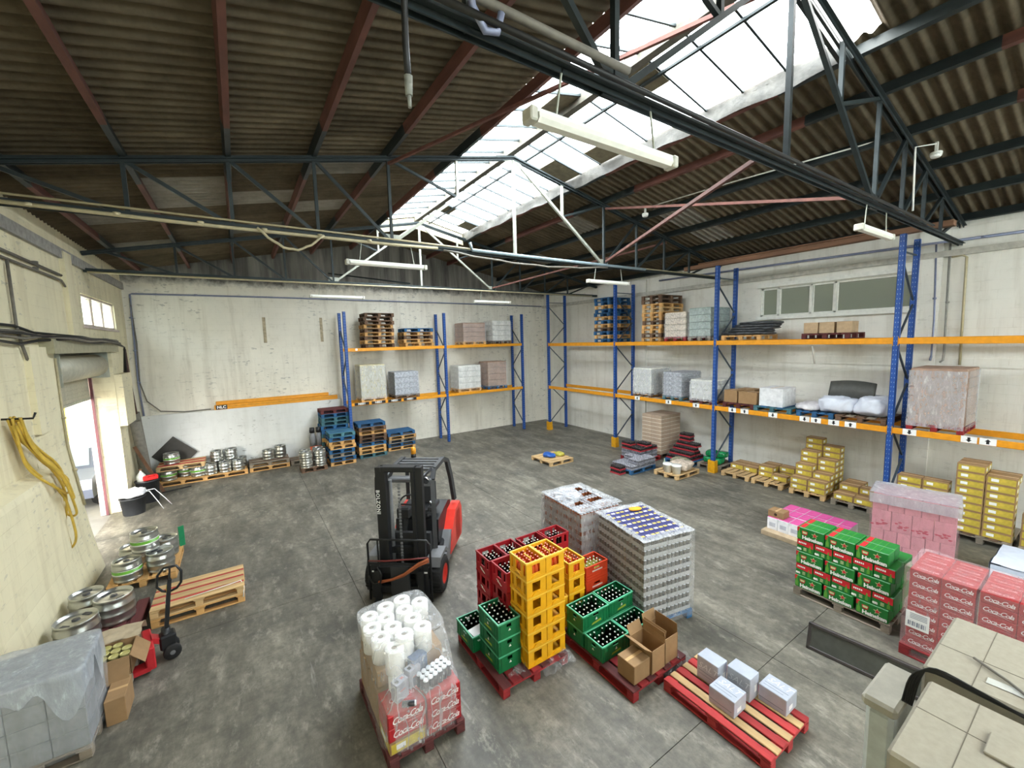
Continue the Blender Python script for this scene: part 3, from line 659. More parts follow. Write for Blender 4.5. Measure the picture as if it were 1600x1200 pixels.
def pal_parts(L, W_, kind, nb):
    ks = KIND[kind]; base = WD[ks[0] if kind != 'browntop' else 'red']; out = []
    if kind in ('mixed', 'redpale'): base = WD['redlight'] if kind == 'redpale' else WD['pale']
    for y in (-W_/2+.05, 0, W_/2-.05): out.append(('bottom_board', slab(L, .1, .022, base, 'bottom_board'), (0, y, 0)))
    for x in (-L/2+.05, 0, L/2-.05):
        for y in (-W_/2+.05, 0, W_/2-.05): out.append(('block', slab(.1, .1, .078, base, 'block'), (x, y, .022)))
        out.append(('stringer_board', slab(.12 if x else .145, W_, .022, base, 'stringer_board'), (x if x == 0 else x-math.copysign(.01, x), 0, .1)))
    bw_ = (W_-(nb-1)*.028)/nb if nb > 5 else (W_-(nb-1)*.045)/nb
    for i in range(nb):
        y = -W_/2+bw_/2+i*(W_-bw_)/(nb-1)
        if kind == 'mixed' and nb == 7:
            w = .145 if i % 2 == 0 else .055; out.append(('top_board', slab(L, w, .022 if i % 2 == 0 else .014, WD[ks[i % 2]], 'top_board'), (0, (-.327, -.218, -.109, 0, .109, .218, .327)[i], .122))); continue
        out.append(('top_board', slab(L, bw_, .022, WD[ks[i % len(ks)]], 'top_board'), (0, y, .122)))
    return out
PH = .144
def pal(cx, cy, z, along, kind, label, detail=True, L=1.2, W_=.8, nb=5, group=None, rz_=None):
    rot = (0 if along == 'x' else PI/2) if rz_ is None else rz_
    parts = pal_parts(L, W_, kind, nb)
    if detail:
        t = thing('pallet', label, 'pallet', (cx, cy, z), rot, group)
        for nm, me, lc in parts: ob(nm, me, t, lc)
        return t
    k = ('whole', L, W_, kind, nb)
    if k not in PM:
        b = B(); mats = []
        for nm, me, lc in parts:
            mt = me.materials[0]
            if mt not in mats: mats.append(mt)
            b.mesh_in(me, Matrix.Translation(lc), mats.index(mt))
        PM[k] = b.mesh('pallet', *mats, recalc=False)
    return one('pallet', PM[k], label, 'pallet', (cx, cy, z), (0, 0, rot), group)
# ------------------------------------------------------------------ kegs
m_ss = M('keg_steel', 'c3c4bf', .28, .9, .08, 6); m_kgreen = M('keg_green_band', '6fae3e', .4); m_kwhite = M('keg_white_band', 'e9ebe6', .4); m_valve = M('valve_dark', '55565a', .4, .5)
def keg_me(r, h):
    p = [(r*.86, 0), (r*.93, 0), (r*.95, h*.10), (r*.9, h*.13), (r*.96, h*.22), (r*.97, h*.34), (r, h*.37), (r, h*.40), (r*.97, h*.43), (r*.97, h*.62), (r, h*.65), (r, h*.68), (r*.97, h*.71), (r*.96, h*.82), (r*.9, h*.88), (r*.94, h*.91), (r*.95, h*.985), (r*.935, h), (r*.90, h), (r*.88, h*.9), (r*.8, h*.88), (r*.3, h*.92), (0.0001, h*.93)]
    return B().lathe(p, 28).mesh('keg_shell', m_ss)
KM = {}
def keg(x, y, z, label, r=.2, h=.36, band=False, group='steel beer kegs'):
    k = (r, h)
    if k not in KM:
        q = B(); q.cyl((0, 0, h*.92), (0, 0, h*.955), .045, n=12); q.cyl((0, 0, h*.955), (0, 0, h*.97), .028, n=12)
        hd = B()
        for a in (0.6, 0.6+PI): hd.box(r*.5, -.05, h*.905, r*.72, .05, h*.93, 0, Matrix.Rotation(a, 4, 'Z'))
        g = B(); g.lathe([(r*.985, h*.45), (r*.985, h*.6)], 28)
        w = B(); w.lathe([(r*.983, h*.42), (r*.983, h*.45)], 28); w.lathe([(r*.983, h*.6), (r*.983, h*.625)], 28)
        KM[k] = (keg_me(r, h), q.mesh('valve', m_valve), hd.mesh('handle_slot', m_valve), g.mesh('green_band', m_kgreen, recalc=False), w.mesh('white_edge', m_kwhite, recalc=False))
    a = KM[k]; t = thing('beer_keg', label, 'keg', (x, y, z), random.uniform(0, 6), group)
    ob('keg_shell', a[0], t); ob('valve', a[1], t); ob('handle_slot', a[2], t)
    if band: ob('green_band', a[3], t); ob('white_edge', a[4], t)
    return t
# back left: pallet of green-banded kegs with a pallet and one keg on top
pal(-1.75, 16.62, 0, 'x', 'fresh', 'light wooden pallet under the green banded kegs by the far wall')
for i, (x, y) in enumerate([(-2.1, 16.5), (-1.7, 16.75), (-1.36, 16.48)]):
    keg(x, y, PH, f'green banded keg under the raised pallet, {ORD[i]} from the left', .21, .34, True)
pal(-1.75, 16.6, PH+.34, 'x', 'mixed', 'wooden pallet lying on top of the green banded kegs by the far wall', W_=.8)
keg(-2.0, 16.62, PH*2+.34, 'single green banded keg standing on the raised pallet by the far wall', .21, .34, True)
one('dark_board', B().cbox(-.42, -.012, -.42, .42, .012, .42, .004).mesh('dark_board', M('dark_board', '45433f', .6)), 'dark square board standing on its corner behind the single keg', 'board', (-1.95, 17.02, .83), (R_(6), R_(45), 0))
# second pallet: steel kegs
pal(-.62, 16.6, 0, 'x', 'fresh', 'orange wooden pallet carrying plain steel kegs by the far wall')
for i, (x, y, z) in enumerate([(-1.02, 16.42, 0), (-.64, 16.42, 0), (-.27, 16.42, 0), (-1.0, 16.82, 0), (-.6, 16.82, 0), (-.2, 16.82, 0), (-.85, 16.72, 1), (-.45, 16.78, 1)]):
    keg(x, y, PH+z*.34, f'plain steel keg on the orange pallet, {("front row" if y < 16.6 else "back row") if z == 0 else "upper tier"}, {ORD[i % 3 if z == 0 else i-6]} from the left', .185, .34)
# third: two pallets with two kegs on top
pal(.63, 16.65, 0, 'x', 'fresh', 'light wooden pallet at the floor under a grey one, by the far wall')
pal(.63, 16.65, PH, 'x', 'grey', 'grey weathered pallet topped by two steel kegs by the far wall')
keg(.62, 16.7, 2*PH, 'squat steel keg, left of the two on the grey pallet', .19, .33); keg(1.0, 16.72, 2*PH, 'taller steel keg, right of the two on the grey pallet', .19, .42)
pal(1.62, 16.65, 0, 'x', 'grey', 'grey pallet half hidden behind the paired kegs', False, W_=.7, L=.7)
# fourth: kegs in front of the blue stacks
pal(1.86, 15.35, 0, 'x', 'dark', 'dark low pallet under the shiny kegs beside the blue pallet stack', W_=.62, L=.8)
for i, (x, y) in enumerate([(1.65, 15.2), (2.07, 15.2), (1.65, 15.58), (2.07, 15.58)]):
    for q in (0, 1):
        keg(x, y, PH+q*.27, f'shiny steel keg on the dark pallet, {"upper" if q else "lower"} tier, {"front" if y < 15.4 else "back"} {"left" if x < 1.8 else "right"}', .19, .27)
def cylinder(i, x, y):
    t = thing('gas_cylinder', f'black topped orange gas cylinder by the far wall, {ORD[i]} from the left', 'gas cylinder', (x, y, 0), 0, 'gas cylinders')
    ob('lower_body', B().lathe([(.085, 0), (.1, .03), (.1, .62)], 16).mesh('lower_body', M('cyl_orange', 'b5542e', .5)), t)
    ob('grey_body', B().lathe([(.1, .62), (.1, .95), (.08, 1.06), (.04, 1.1)], 16).mesh('grey_body', M('cyl_grey', '7f8083', .5)), t)
    ob('valve_guard', B().cyl((0, 0, 1.1), (0, 0, 1.28), .085, .08, 12).mesh('valve_guard', m_black), t)
for i in range(3): cylinder(i, 2.0+i*.21, 16.2)
# ------------------------------------------------------------------ stacks of blue pallets before the far rack
def stack(cx, cy, z0, along, kinds, where, jit=.03, **kw):
    r_ = random.Random(int(cx*100+cy*7)); n = len(kinds)
    for i, k in enumerate(kinds):
        pos = 'at the bottom' if i == 0 else ('at the top' if i == n-1 else f'{ORD[i]} from the bottom')
        col = {'blue': 'blue', 'teal': 'teal', 'fresh': 'light wooden', 'grey': 'grey', 'dark': 'dark brown', 'maroon': 'maroon', 'pale': 'light wooden', 'red': 'red', 'mixed': 'wooden', 'redpale': 'red'}[k]
        pal(cx+r_.uniform(-jit, jit), cy+r_.uniform(-jit, jit), z0+i*PH, along, k, f'{col} pallet {pos} of the stack {where}', False, group='stacked pallets', **kw)
stack(2.82, 15.58, 0, 'x', ['fresh', 'blue', 'grey', 'blue', 'fresh', 'fresh', 'blue', 'teal'], 'beside the paired kegs', L=.85, W_=.75)
stack(2.78, 16.45, 0, 'x', ['blue', 'fresh', 'blue', 'grey', 'teal', 'fresh', 'teal', 'blue', 'blue', 'teal', 'teal', 'blue', 'maroon'], 'topped by a maroon one', L=.95, W_=.75)
stack(3.95, 15.55+.4, 0, 'x', ['teal', 'fresh', 'fresh', 'blue', 'dark', 'dark', 'fresh', 'dark', 'blue'], 'right of the far rack foot', L=1.0, W_=.75)
stack(5.2, 15.95+.4, 0, 'x', ['fresh', 'blue', 'grey', 'fresh', 'blue'], 'second under the far rack', L=1.1)
# ------------------------------------------------------------------ cartons and films
m_kraft = M('kraft_card', '9a7a55', .85, 0, .08, 6, rnd=.1); m_kraftd = M('kraft_inside', '8a6a4a', .9, 0, .08); m_tape = M('packing_tape', 'c7a273', .3, 0, .04)
m_yprint = M('yellow_print', 'c4ae40', .6, 0, .16, 12); m_lab = M('white_label', 'eef0f0', .5, 0, .04)
CM = {}
def carton(x, y, z, L, W_, H, label, rz_=0, style='plain', group=None, mat=None):
    """closed carton centred on x,y standing at z; L along local x"""
    k = (round(L, 3), round(W_, 3), round(H, 3), style, mat.name if mat else '')
    if k not in CM:
        mt = mat or m_kraft; parts = [('box_body', B().cbox(-L/2, -W_/2, 0, L/2, W_/2, H, .006).mesh('box_body', mt))]
        if style != 'bare':
            parts.append(('tape_strip', B().box(-L/2+.004, -.02, H, L/2-.004, .02, H+.0015).mesh('tape_strip', m_tape)))
        if style == 'yellow':
            p = B(); e = .0012
            for s in (-1, 1):
                p.box(-L*.46, s*(W_/2+e), H*.1, L*.44, s*W_/2, H*.82); p.box(s*(L/2+e), -W_*.44, H*.1, s*L/2, W_*.44, H*.82)
            parts.append(('yellow_print', p.mesh('yellow_print', m_yprint)))
            q = B()
            for s in (-1, 1): q.box(s*L*.08-.0, s*(W_/2+2*e), H*.3, s*L*.33, s*W_/2, H*.66); q.box(s*(L/2+2*e), -W_*.1, H*.28, s*L/2, W_*.3, H*.68)
            parts.append(('white_label', q.mesh('white_label', m_lab)))
        CM[k] = parts
    t = thing('carton', label, 'carton', (x, y, z), rz_, group)
    for nm, me in CM[k]: ob(nm, me, t)
    return t
def film_mat(name, tint, lo, hi, rough=.18):
    m = bpy.data.materials.new(name); m.use_nodes = True; MATS[name] = m; n = m.node_tree; n.nodes.clear()
    o = n.nodes.new('ShaderNodeOutputMaterial'); t = n.nodes.new('ShaderNodeBsdfTransparent'); t.inputs[0].default_value = (.97, .97, .98, 1)
    p = n.nodes.new('ShaderNodeBsdfPrincipled'); p.inputs['Base Color'].default_value = (*rgb(tint), 1); p.inputs['Roughness'].default_value = rough
    P = coords(n, False)
    w1 = nz(n, P, 5, 5, .7, (1.8, 1.8, .7)); w2 = nz(n, P, 16, 4, .7, (1, 1, .35))
    f = mixc(n, .5, w1, w2); cr = nz(n, P, 2.0, 1.5, .4, (3.2, 3.2, .7), (.5, .35, 0))
    r = mixc(n, 1, ramp(n, f, [(.42, lo), (.56, lo+(hi-lo)*.25), (.66, hi)]), ramp(n, cr, [(.455, 0), (.497, hi*.6), (.503, hi*.6), (.545, 0)]), 'LIGHTEN')
    x = n.nodes.new('ShaderNodeMixShader'); n.links.new(r, x.inputs[0])
    bp = n.nodes.new('ShaderNodeBump'); bp.inputs['Strength'].default_value = .8; bp.inputs['Distance'].default_value = .03; n.links.new(f, bp.inputs['Height']); n.links.new(bp.outputs[0], p.inputs['Normal'])
    n.links.new(t.outputs[0], x.inputs[1]); n.links.new(p.outputs[0], x.inputs[2]); n.links.new(x.outputs[0], o.inputs[0]); return m
m_film = film_mat('stretch_film', 'f2f4f6', .10, .38); m_filml = film_mat('clear_film', 'ffffff', .05, .35); m_filmw = film_mat('milky_film', 'dfe2e6', .28, .7); m_filmg = film_mat('grey_film', 'c2c8cf', .45, .85, .3)
def shell(L, W_, H, mat, seed=0, amp=.015, top=True, z0=0, taper=0, name='stretch_film', res=.07, ragged=0):
    """wrinkled skin over a box: four sides and a top"""
    b = B(); nu, nw, nh = max(4, int(L/res)), max(4, int(W_/res)), max(4, int(H/res))
    def d(p, nrm):
        q = Vector(p); k = n3((q.x*3+seed, q.y*3, q.z*1.5), 1)+.5*n3((q.x*9, q.y*9+seed, q.z*5), 1)
        s = 1-taper*max(0, (q.z-z0)/H)
        return (q.x*s+nrm[0]*amp*(k+.6), q.y*s+nrm[1]*amp*(k+.6), q.z+nrm[2]*amp*(k+.6)+.012*n3((q.x*5, q.y*5, seed), 1))
    for s in (-1, 1):
        b.grid(lambda u, v: d((-L/2+u*L, s*W_/2, z0+v*H), (0, s, 0)), nu, nh); b.grid(lambda u, v: d((s*L/2, -W_/2+u*W_, z0+v*H), (s, 0, 0)), nw, nh)
    if top: b.grid(lambda u, v: d((-L/2+u*L, -W_/2+v*W_, z0+H), (0, 0, 1)), nu, nw)
    return b.mesh(name, mat, recalc=False)
def lump(L, W_, H, mat, seed=0, e=.55, amp=.06, name='lump', n=(26, 12)):
    def fn(u, v):
        a = u*2*PI; ph = (v-.5)*PI; c = lambda x: math.copysign(abs(x)**e, x)
        p = Vector((c(math.cos(a))*c(math.cos(ph))*L/2, c(math.sin(a))*c(math.cos(ph))*W_/2, c(math.sin(ph))*H/2))
        k = 1+amp*(n3((p.x*6+seed, p.y*6, p.z*6))+.5*n3((p.x*14, p.y*14+seed, p.z*14)))
        p *= k; return (p.x, p.y, max(p.z, -H/2*.98)+H/2)
    b = B(); b.grid(fn, n[0], n[1]); return b.mesh(name, mat, weld=True)
# ------------------------------------------------------------------ crates and bottles
def bottle_me(glass, cap, h=.2, r=.028):
    p = [(r*.9, 0), (r, .008), (r, h*.55), (r*.8, h*.66), (r*.45, h*.78), (r*.36, h*.955), (r*.42, h*.96), (r*.40, h), (0.0001, h)]
    return B().lathe(p, 8, mf=[0]*6+[1]*2).mesh('bottle', glass, cap)
m_cap = M('crown_cap', 'e3e1dd', .35, .3, .05)
BT = {'cola': bottle_me(M('cola_glass', '170b09', .12), m_cap), 'beer': bottle_me(M('beer_glass', '10140c', .12), m_cap), 'orange': bottle_me(M('orange_soda', 'd95a2a', .2, 0, .2), M('orange_cap', 'e8907a', .4)), 'lemon': bottle_me(M('lemon_soda', 'c9cf7e', .2), m_cap)}
m_cr = M('crate_red', '9e1420', .42, 0, .06, rnd=.25); m_cy = M('crate_yellow', 'e7a914', .42, 0, .05, rnd=.06); m_cg = M('crate_green', '0d6a3c', .42, 0, .06, rnd=.06); m_co = M('crate_orange', 'c33a18', .42, 0, .06)
m_mint = M('crate_rim_mint', '58b58c', .4)
CR = {}
def crate_me(kind):
    if kind in CR: return CR[kind]
    # local: L along x, W along y
    L, W_, H, mt, hx, hy = {
        'yellow': (.37, .29, .228, m_cy, [(-.155, -.11, .05, .195), (-.055, .055, .07, .195), (.11, .155, .05, .195)], [(-.06, .06, .07, .185)]),
        'red': (.38, .295, .27, m_cr, [(-.15, -.105, .125, .24), (-.055, .055, .125, .235), (.105, .15, .125, .24)], [(-.05, .05, .15, .22)]),
        'green': (.475, .32, .212, m_cg, [(-.05, .05, .15, .19)], [(-.035, .035, .13, .175)]),
        'orange': (.44, .29, .242, m_co, [(-.06, .06, .18, .215)], [(-.045, .045, .16, .21)])}[kind]
    t = .012; b = B()
    for s in (-1, 1):
        y0 = s*W_/2-(t if s > 0 else 0); holed(b, -L/2, L/2, 0, H, hx, lambda a, c, z0, z1: (a, y0, z0, c, y0+t, z1))
        x0 = s*L/2-(t if s > 0 else 0); holed(b, -W_/2+t, W_/2-t, 0, H, hy, lambda a, c, z0, z1: (x0, a, z0, x0+t, c, z1))
    b.box(-L/2, -W_/2, 0, L/2, W_/2, .008)
    parts = [('crate_body', b.mesh('crate_body', mt))]
    r = B(); e = .006
    for s in (-1, 1):
        r.box(-L/2-e, s*(W_/2+e), H-.014, L/2+e, s*(W_/2-t), H+.004); r.box(s*(L/2+e), -W_/2-e, H-.014, s*(L/2-t), W_/2+e, H+.004)
    parts.append(('crate_rim', r.mesh('crate_rim', m_mint if kind == 'green' else {'yellow': M('crate_rim_yellow', 'f6c84a', .4), 'red': m_cr, 'orange': m_co}[kind])))
    rb = B()
    for s in (-1, 1):
        if kind == 'yellow':
            rb.box(-L/2-.004, s*(W_/2+.005), .0, L/2+.004, s*W_/2, .022); rb.box(s*(L/2+.005), -W_/2, 0, s*L/2, W_/2, .022)
            arc = [(-.085, .02), (.085, .02), (.05, .05), (0, .066), (-.05, .05)]
            rb.prism(arc, 'y', s*W_/2, s*(W_/2+.012)); rb.prism([(u*.9, w) for u, w in arc], 'x', s*L/2, s*(L/2+.014))
        elif kind == 'green':
            for u in (-.2, -.14, .14, .2): rb.box(u-.008, s*(W_/2+.006), .015, u+.008, s*W_/2, H-.02)
            rb.box(-L/2, s*(W_/2+.006), .01, L/2, s*W_/2, .03)
            for u in (-.12, .12): rb.box(s*(L/2+.006), u-.008, .015, s*L/2, u+.008, H-.02)
        elif kind == 'red':
            rb.box(-L/2, s*(W_/2+.005), 0, L/2, s*W_/2, .02); rb.box(-L/2, s*(W_/2+.004), .245, L/2, s*W_/2, .262)
        else:
            for z in (.03, .07, .11): rb.box(-L*.46, s*(W_/2+.006), z, L*.46, s*W_/2, z+.012); rb.box(s*(L/2+.006), -W_*.44, z, s*L/2, W_*.44, z+.012)
    parts.append(('moulded_rib', rb.mesh('moulded_rib', mt)))
    lg = B()
    for s in (-1, 1):
        X = T(y=s*(W_/2+.008), rx=PI/2, rz=0 if s < 0 else PI)
        if kind == 'red':   # white brand strokes below the openings
            for q, (u, w, dx) in enumerate(((-.03, .085, .075), (0, .065, .09), (.045, .05, .06))): lg.add([(u-dx/2, w, 0), (u+dx/2-.02, w-.012, 0), (u+dx/2, w, 0), (u-dx/2+.02, w+.014, 0)], [(0, 1, 2, 3)], 0, False, X)
        elif kind == 'green':
            lg.add([(-.02, .1, 0), (.02, .1, 0), (.002, .14, 0)], [(0, 1, 2)], 0, False, X); lg.add([(-.09, .05, 0), (.09, .06, 0), (.08, .09, 0), (-.07, .075, 0)], [(0, 1, 2, 3)], 1, False, X)
        elif kind == 'yellow':
            lg.add([(-.06, .03, .007), (.06, .03, .007), (.045, .044, .007), (-.045, .044, .007)], [(0, 1, 2, 3)], 2, False, X)
        else:
            for u in range(8): lg.box(-.1+u*.026, .15, 0, -.082+u*.026, .172, .001, 0, X)
        Y = T(x=s*(L/2+.008), rx=PI/2, rz=PI/2 if s > 0 else -PI/2)
        if kind == 'green': lg.add([(-.02, .09, 0), (.02, .09, 0), (.002, .125, 0)], [(0, 1, 2)], 0, False, Y)
        if kind == 'orange':
            for u in range(8): lg.box(-.1+u*.026, .15, 0, -.082+u*.026, .172, .001, 0, Y)
    parts.append(('printed_mark', lg.mesh('printed_mark', M('mark_white', 'ece6e0', .5), M('mark_lime', '9fae35', .5), M('mark_brown', 'a8741a', .5), recalc=False)))
    if kind == 'yellow': parts.append(('divider_handle', B().box(-.07, -.006, H-.035, .07, .006, H-.012).box(-.07, -.006, .008, -.058, .006, H-.03).box(.058, -.006, .008, .07, .006, H-.03).mesh('divider_handle', M('crate_rim_yellow', 'f6c84a', .4))))
    CR[kind] = (parts, L, W_, H); return CR[kind]
def crates(kind, x, y, z, n, along, where, fill=None, gap=None, short=None):
    """a column of n crates centred at x,y; bottles fill the open top crate"""
    parts, L, W_, H = crate_me(kind); rot = 0 if along == 'x' else PI/2
    for i in range(n):
        pos = '' if n == 1 else (', top of its column' if i == n-1 else (', bottom of its column' if i == 0 else f', {ORD[i]} from the bottom'))
        t = thing('bottle_crate', f'{kind} bottle crate {where}{pos}', 'crate', (x, y, z+i*H), rot, f'{kind} bottle crates')
        for nm, me in parts: ob(nm, me, t)
        if i == n-1 and fill:
            nx, ny = (6, 4); lab = {'cola': 'dark bottle', 'beer': 'beer bottle', 'orange': 'orange soda bottle', 'lemon': 'pale lemon bottle'}[fill]
            r_ = random.Random(int(x*100)); dz = .012
            for p in range(nx):
                for q in range(ny):
                    if gap and gap(p, q): continue
                    if fill == 'orange' and q in (1, 2) and p in (2, 3) and False: continue
                    u = (p-(nx-1)/2)*(L-.04)/nx; w = (q-(ny-1)/2)*(W_-.03)/ny
                    if abs(w) < .012: w = .02
                    px_, py_ = (x+u, y+w) if along == 'x' else (x-w, y+u)
                    row, lf = (p, ny-1-q) if along == 'y' else (q, p)
                    one('bottle', BT[fill], f'{lab}, {ORD[row]} row from front, {ORD[lf]} from left, {short}', 'bottle', (px_, py_, z+i*H+.009), (r_.uniform(-.04, .04), r_.uniform(-.04, .04), 0), f'bottles in the {short}', (1, 1, 1 if H > .21 else .93))
# ------------------------------------------------------------------ centre: crate pallets
pal(2.78, 4.43, 0, 'y', 'browntop', 'red edged pallet carrying the yellow crate tower and green crates', L=1.2, W_=1.0, nb=7)
for i, x in enumerate((2.845, 3.145)): crates('yellow', x, 4.085, PH, 6, 'y', f'in the {"left" if i == 0 else "right"} column of the tall yellow tower', 'orange', short=f'{("left", "right")[i]} tall yellow column')
crates('green', 2.52, 4.28, PH, 3, 'y', 'in the three high column on the pallet corner', 'beer', short='three high green column')
crates('green', 2.42, 4.77, PH, 1, 'y', 'with a sheet of paper inside, left of the green column', 'beer', gap=lambda p, q: p < 3, short='green crate with paper')
one('paper_sheet', B().box(-.11, -.12, 0, .11, .12, .002).mesh('paper_sheet', m_paper), 'white sheet of paper lying in the low green crate', 'paper', (2.42, 4.64, PH+.165), (R_(6), 0, R_(8)))
crates('red', 2.80, 4.47, PH, 4, 'y', 'directly left of the yellow tower', 'cola', gap=lambda p, q: p < 2 and q < 2, short='red crate left of yellow tower')
crates('red', 2.77, 4.86, PH, 4, 'y', 'at the far left corner of the pallet', 'cola', gap=lambda p, q: p > 4 and q > 2, short='far left red crate')
crates('red', 3.07, 4.86, PH, 4, 'y', 'behind the yellow tower', 'cola', short='red crate behind yellow tower')
pal(3.98, 3.53, 0, 'y', 'browntop', 'red edged pallet carrying low green crates and open cartons', L=1.2, W_=1.0, nb=7)
crates('green', 3.74, 3.595, PH, 1, 'x', 'single, front left on the second pallet', 'beer', gap=lambda p, q: (p, q) in ((2, 3), (3, 2)), short='front left low green crate')
crates('green', 4.23, 3.595, PH, 1, 'x', 'single, front right on the second pallet', 'beer', gap=lambda p, q: (p, q) in ((4, 2),), short='front right low green crate')
crates('green', 3.73, 3.935, PH, 2, 'x', 'two high, back left on the second pallet', 'beer', gap=lambda p, q: (p, q) in ((4, 2), (5, 1)), short='back left green crate pair')
crates('green', 4.23, 3.945, PH, 2, 'x', 'two high, back right on the second pallet', 'beer', gap=lambda p, q: p == 5 and q > 1, short='back right green crate pair')
pal(3.92, 4.68, 0, 'x', 'maroon', 'dark red pallet behind the green crates, under the mixed crates', L=1.25, W_=1.0, nb=7)
crates('yellow', 3.79, 4.40, PH, 4, 'y', 'in the four high column behind the green crates', 'orange', short='four high yellow column')
crates('yellow', 3.47, 4.40, PH, 2, 'y', 'in the two high column between the yellow columns', 'orange', gap=lambda p, q: p < 3, short='two high yellow column')
crates('orange', 4.20, 4.37, PH, 3, 'x', 'in the orange red column of pale bottles', 'lemon', short='orange red crate')
crates('red', 3.88, 4.86, PH, 4, 'x', 'at the back, nearest the wrapped cans', 'cola', gap=lambda p, q: p < 2 and q > 1, short='red crate by wrapped cans')
crates('red', 3.47, 4.86, PH, 4, 'x', 'at the back, half hidden by the yellow tower', 'cola', short='red crate half behind tower')
# crumpled film ends on the pallet edge
def wisp(x, y, z, s, seed, label, mat=None, rzz=0, L=.5):
    def fn(u, v): return ((u-.5)*L, (v-.5)*s+.05*n3((u*6, seed, 0)), .04*n3((u*9, v*5, seed))+.03*math.sin(u*14+seed)*v)
    one('film_scrap', B().grid(fn, 26, 8).mesh('film_scrap', mat or m_filml, recalc=False), label, 'plastic film', (x, y, z), (R_(35), 0, rzz))
wisp(3.1, 3.82, .11, .16, 3.1, 'crumpled clear film on the edge of the yellow crate pallet')
wisp(4.3, 2.95, .10, .14, 5.3, 'crumpled clear film under the edge of the open carton pallet')
wisp(2.62, 3.93, .155, .1, 8.3, 'torn clear film beside the foot of the green crate column', L=.4)
# open cartons
def open_carton(x, y, z, L, W_, H, label, flaps, rz_=0, mat=None):
    t = thing('carton', label, 'carton', (x, y, z), rz_); mt = mat or m_kraft; e = .006
    b = B(); b.box(-L/2, -W_/2, 0, L/2, W_/2, e)
    for s in (-1, 1):
        b.box(-L/2, s*W_/2, e, L/2, s*(W_/2-e), H); b.box(s*L/2, -W_/2, e, s*(L/2-e), W_/2, H)
    ob('box_body', b.mesh('box_body', mt), t)
    for side, fl, a in flaps:
        if side in 'xX':
            s = 1 if side == 'X' else -1; fb = B().box(0, -W_/2+.004, 0, fl, W_/2-.004, .004)
            ob('flap', fb.mesh('flap', mt), t, (s*L/2, 0, H), (0, -a*s if s > 0 else a-PI, 0))
        else:
            s = 1 if side == 'Y' else -1; fb = B().box(-L/2+.004, 0, 0, L/2-.004, fl, .004)
            ob('flap', fb.mesh('flap', mt), t, (0, s*W_/2, H), (a if s > 0 else PI-a, 0, 0))
    return t
carton(3.70, 3.115, PH, .28, .26, .235, 'small closed brown carton on the pallet corner beside the open one')
open_carton(3.98, 3.14, PH, .25, .34, .30, 'open brown carton with raised flaps, middle of the three', [('x', .15, R_(35)), ('X', .15, R_(80)), ('Y', .12, R_(60))])
open_carton(4.245, 3.15, PH, .25, .34, .33, 'empty open brown carton, right of the three', [('X', .12, R_(95)), ('Y', .14, R_(80)), ('x', .1, R_(85))])
# red striped pallet with four silver boxes
pal(4.34, 2.26, 0, 'y', 'redpale', 'red and bare wood striped pallet carrying four silver boxes', L=1.2, W_=.82, nb=7)
m_silver = M('silver_card', 'b4bac6', .4, .15, .06); m_silverp = M('silver_print', 'e8ecf2', .35); m_slgrey = M('silver_line', '7f8796', .5)
def silver(x, y, z, rot, label, L=.285, W_=.24, H=.19):
    """lying box: L along x, face lettered on top"""
    t = thing('silver_carton', label, 'carton', (x, y, z), 0, 'silver cartons', rot=rot)
    ob('box_body', B().cbox(-L/2, -W_/2, 0, L/2, W_/2, H, .005).mesh('box_body', m_silver), t)
    ob('lettering', B().mesh_in(text_me('SALT', .105, .35, -.001), T(x=.0, y=.035, z=H+.0012, rz=0)).mesh('lettering', m_silverp), t)
    ln = B(); ln.box(-L*.42, -.035, H, L*.42, -.028, H+.001); ln.box(-L*.4, -.075, H, L*.3, -.07, H+.001); ln.box(-L/2+.002, -W_/2-.001, .05, L/2-.03, -W_/2, .058)
    ob('printed_line', ln.mesh('printed_line', m_slgrey), t)
    ob('white_label', B().box(L/2, -.06, .04, L/2+.001, .02, .09).mesh('white_label', m_lab), t)
silver(4.20, 2.24, PH, (0, 0, -PI/2), 'silver carton lying flat nearest the pallet edge')
silver(4.67, 1.94, PH, (0, 0, -PI/2), 'silver carton lying flat alone at the pallet end')
UPR = Matrix(((0, 0, -1), (-1, 0, 0), (0, 1, 0))).to_euler()
silver(4.48, 2.53, PH+.14, UPR, 'silver carton standing upright, farther of the two', L=.26, W_=.28, H=.19)
silver(4.60, 2.235, PH+.14, UPR, 'silver carton standing upright behind the flat one', L=.26, W_=.28, H=.19)
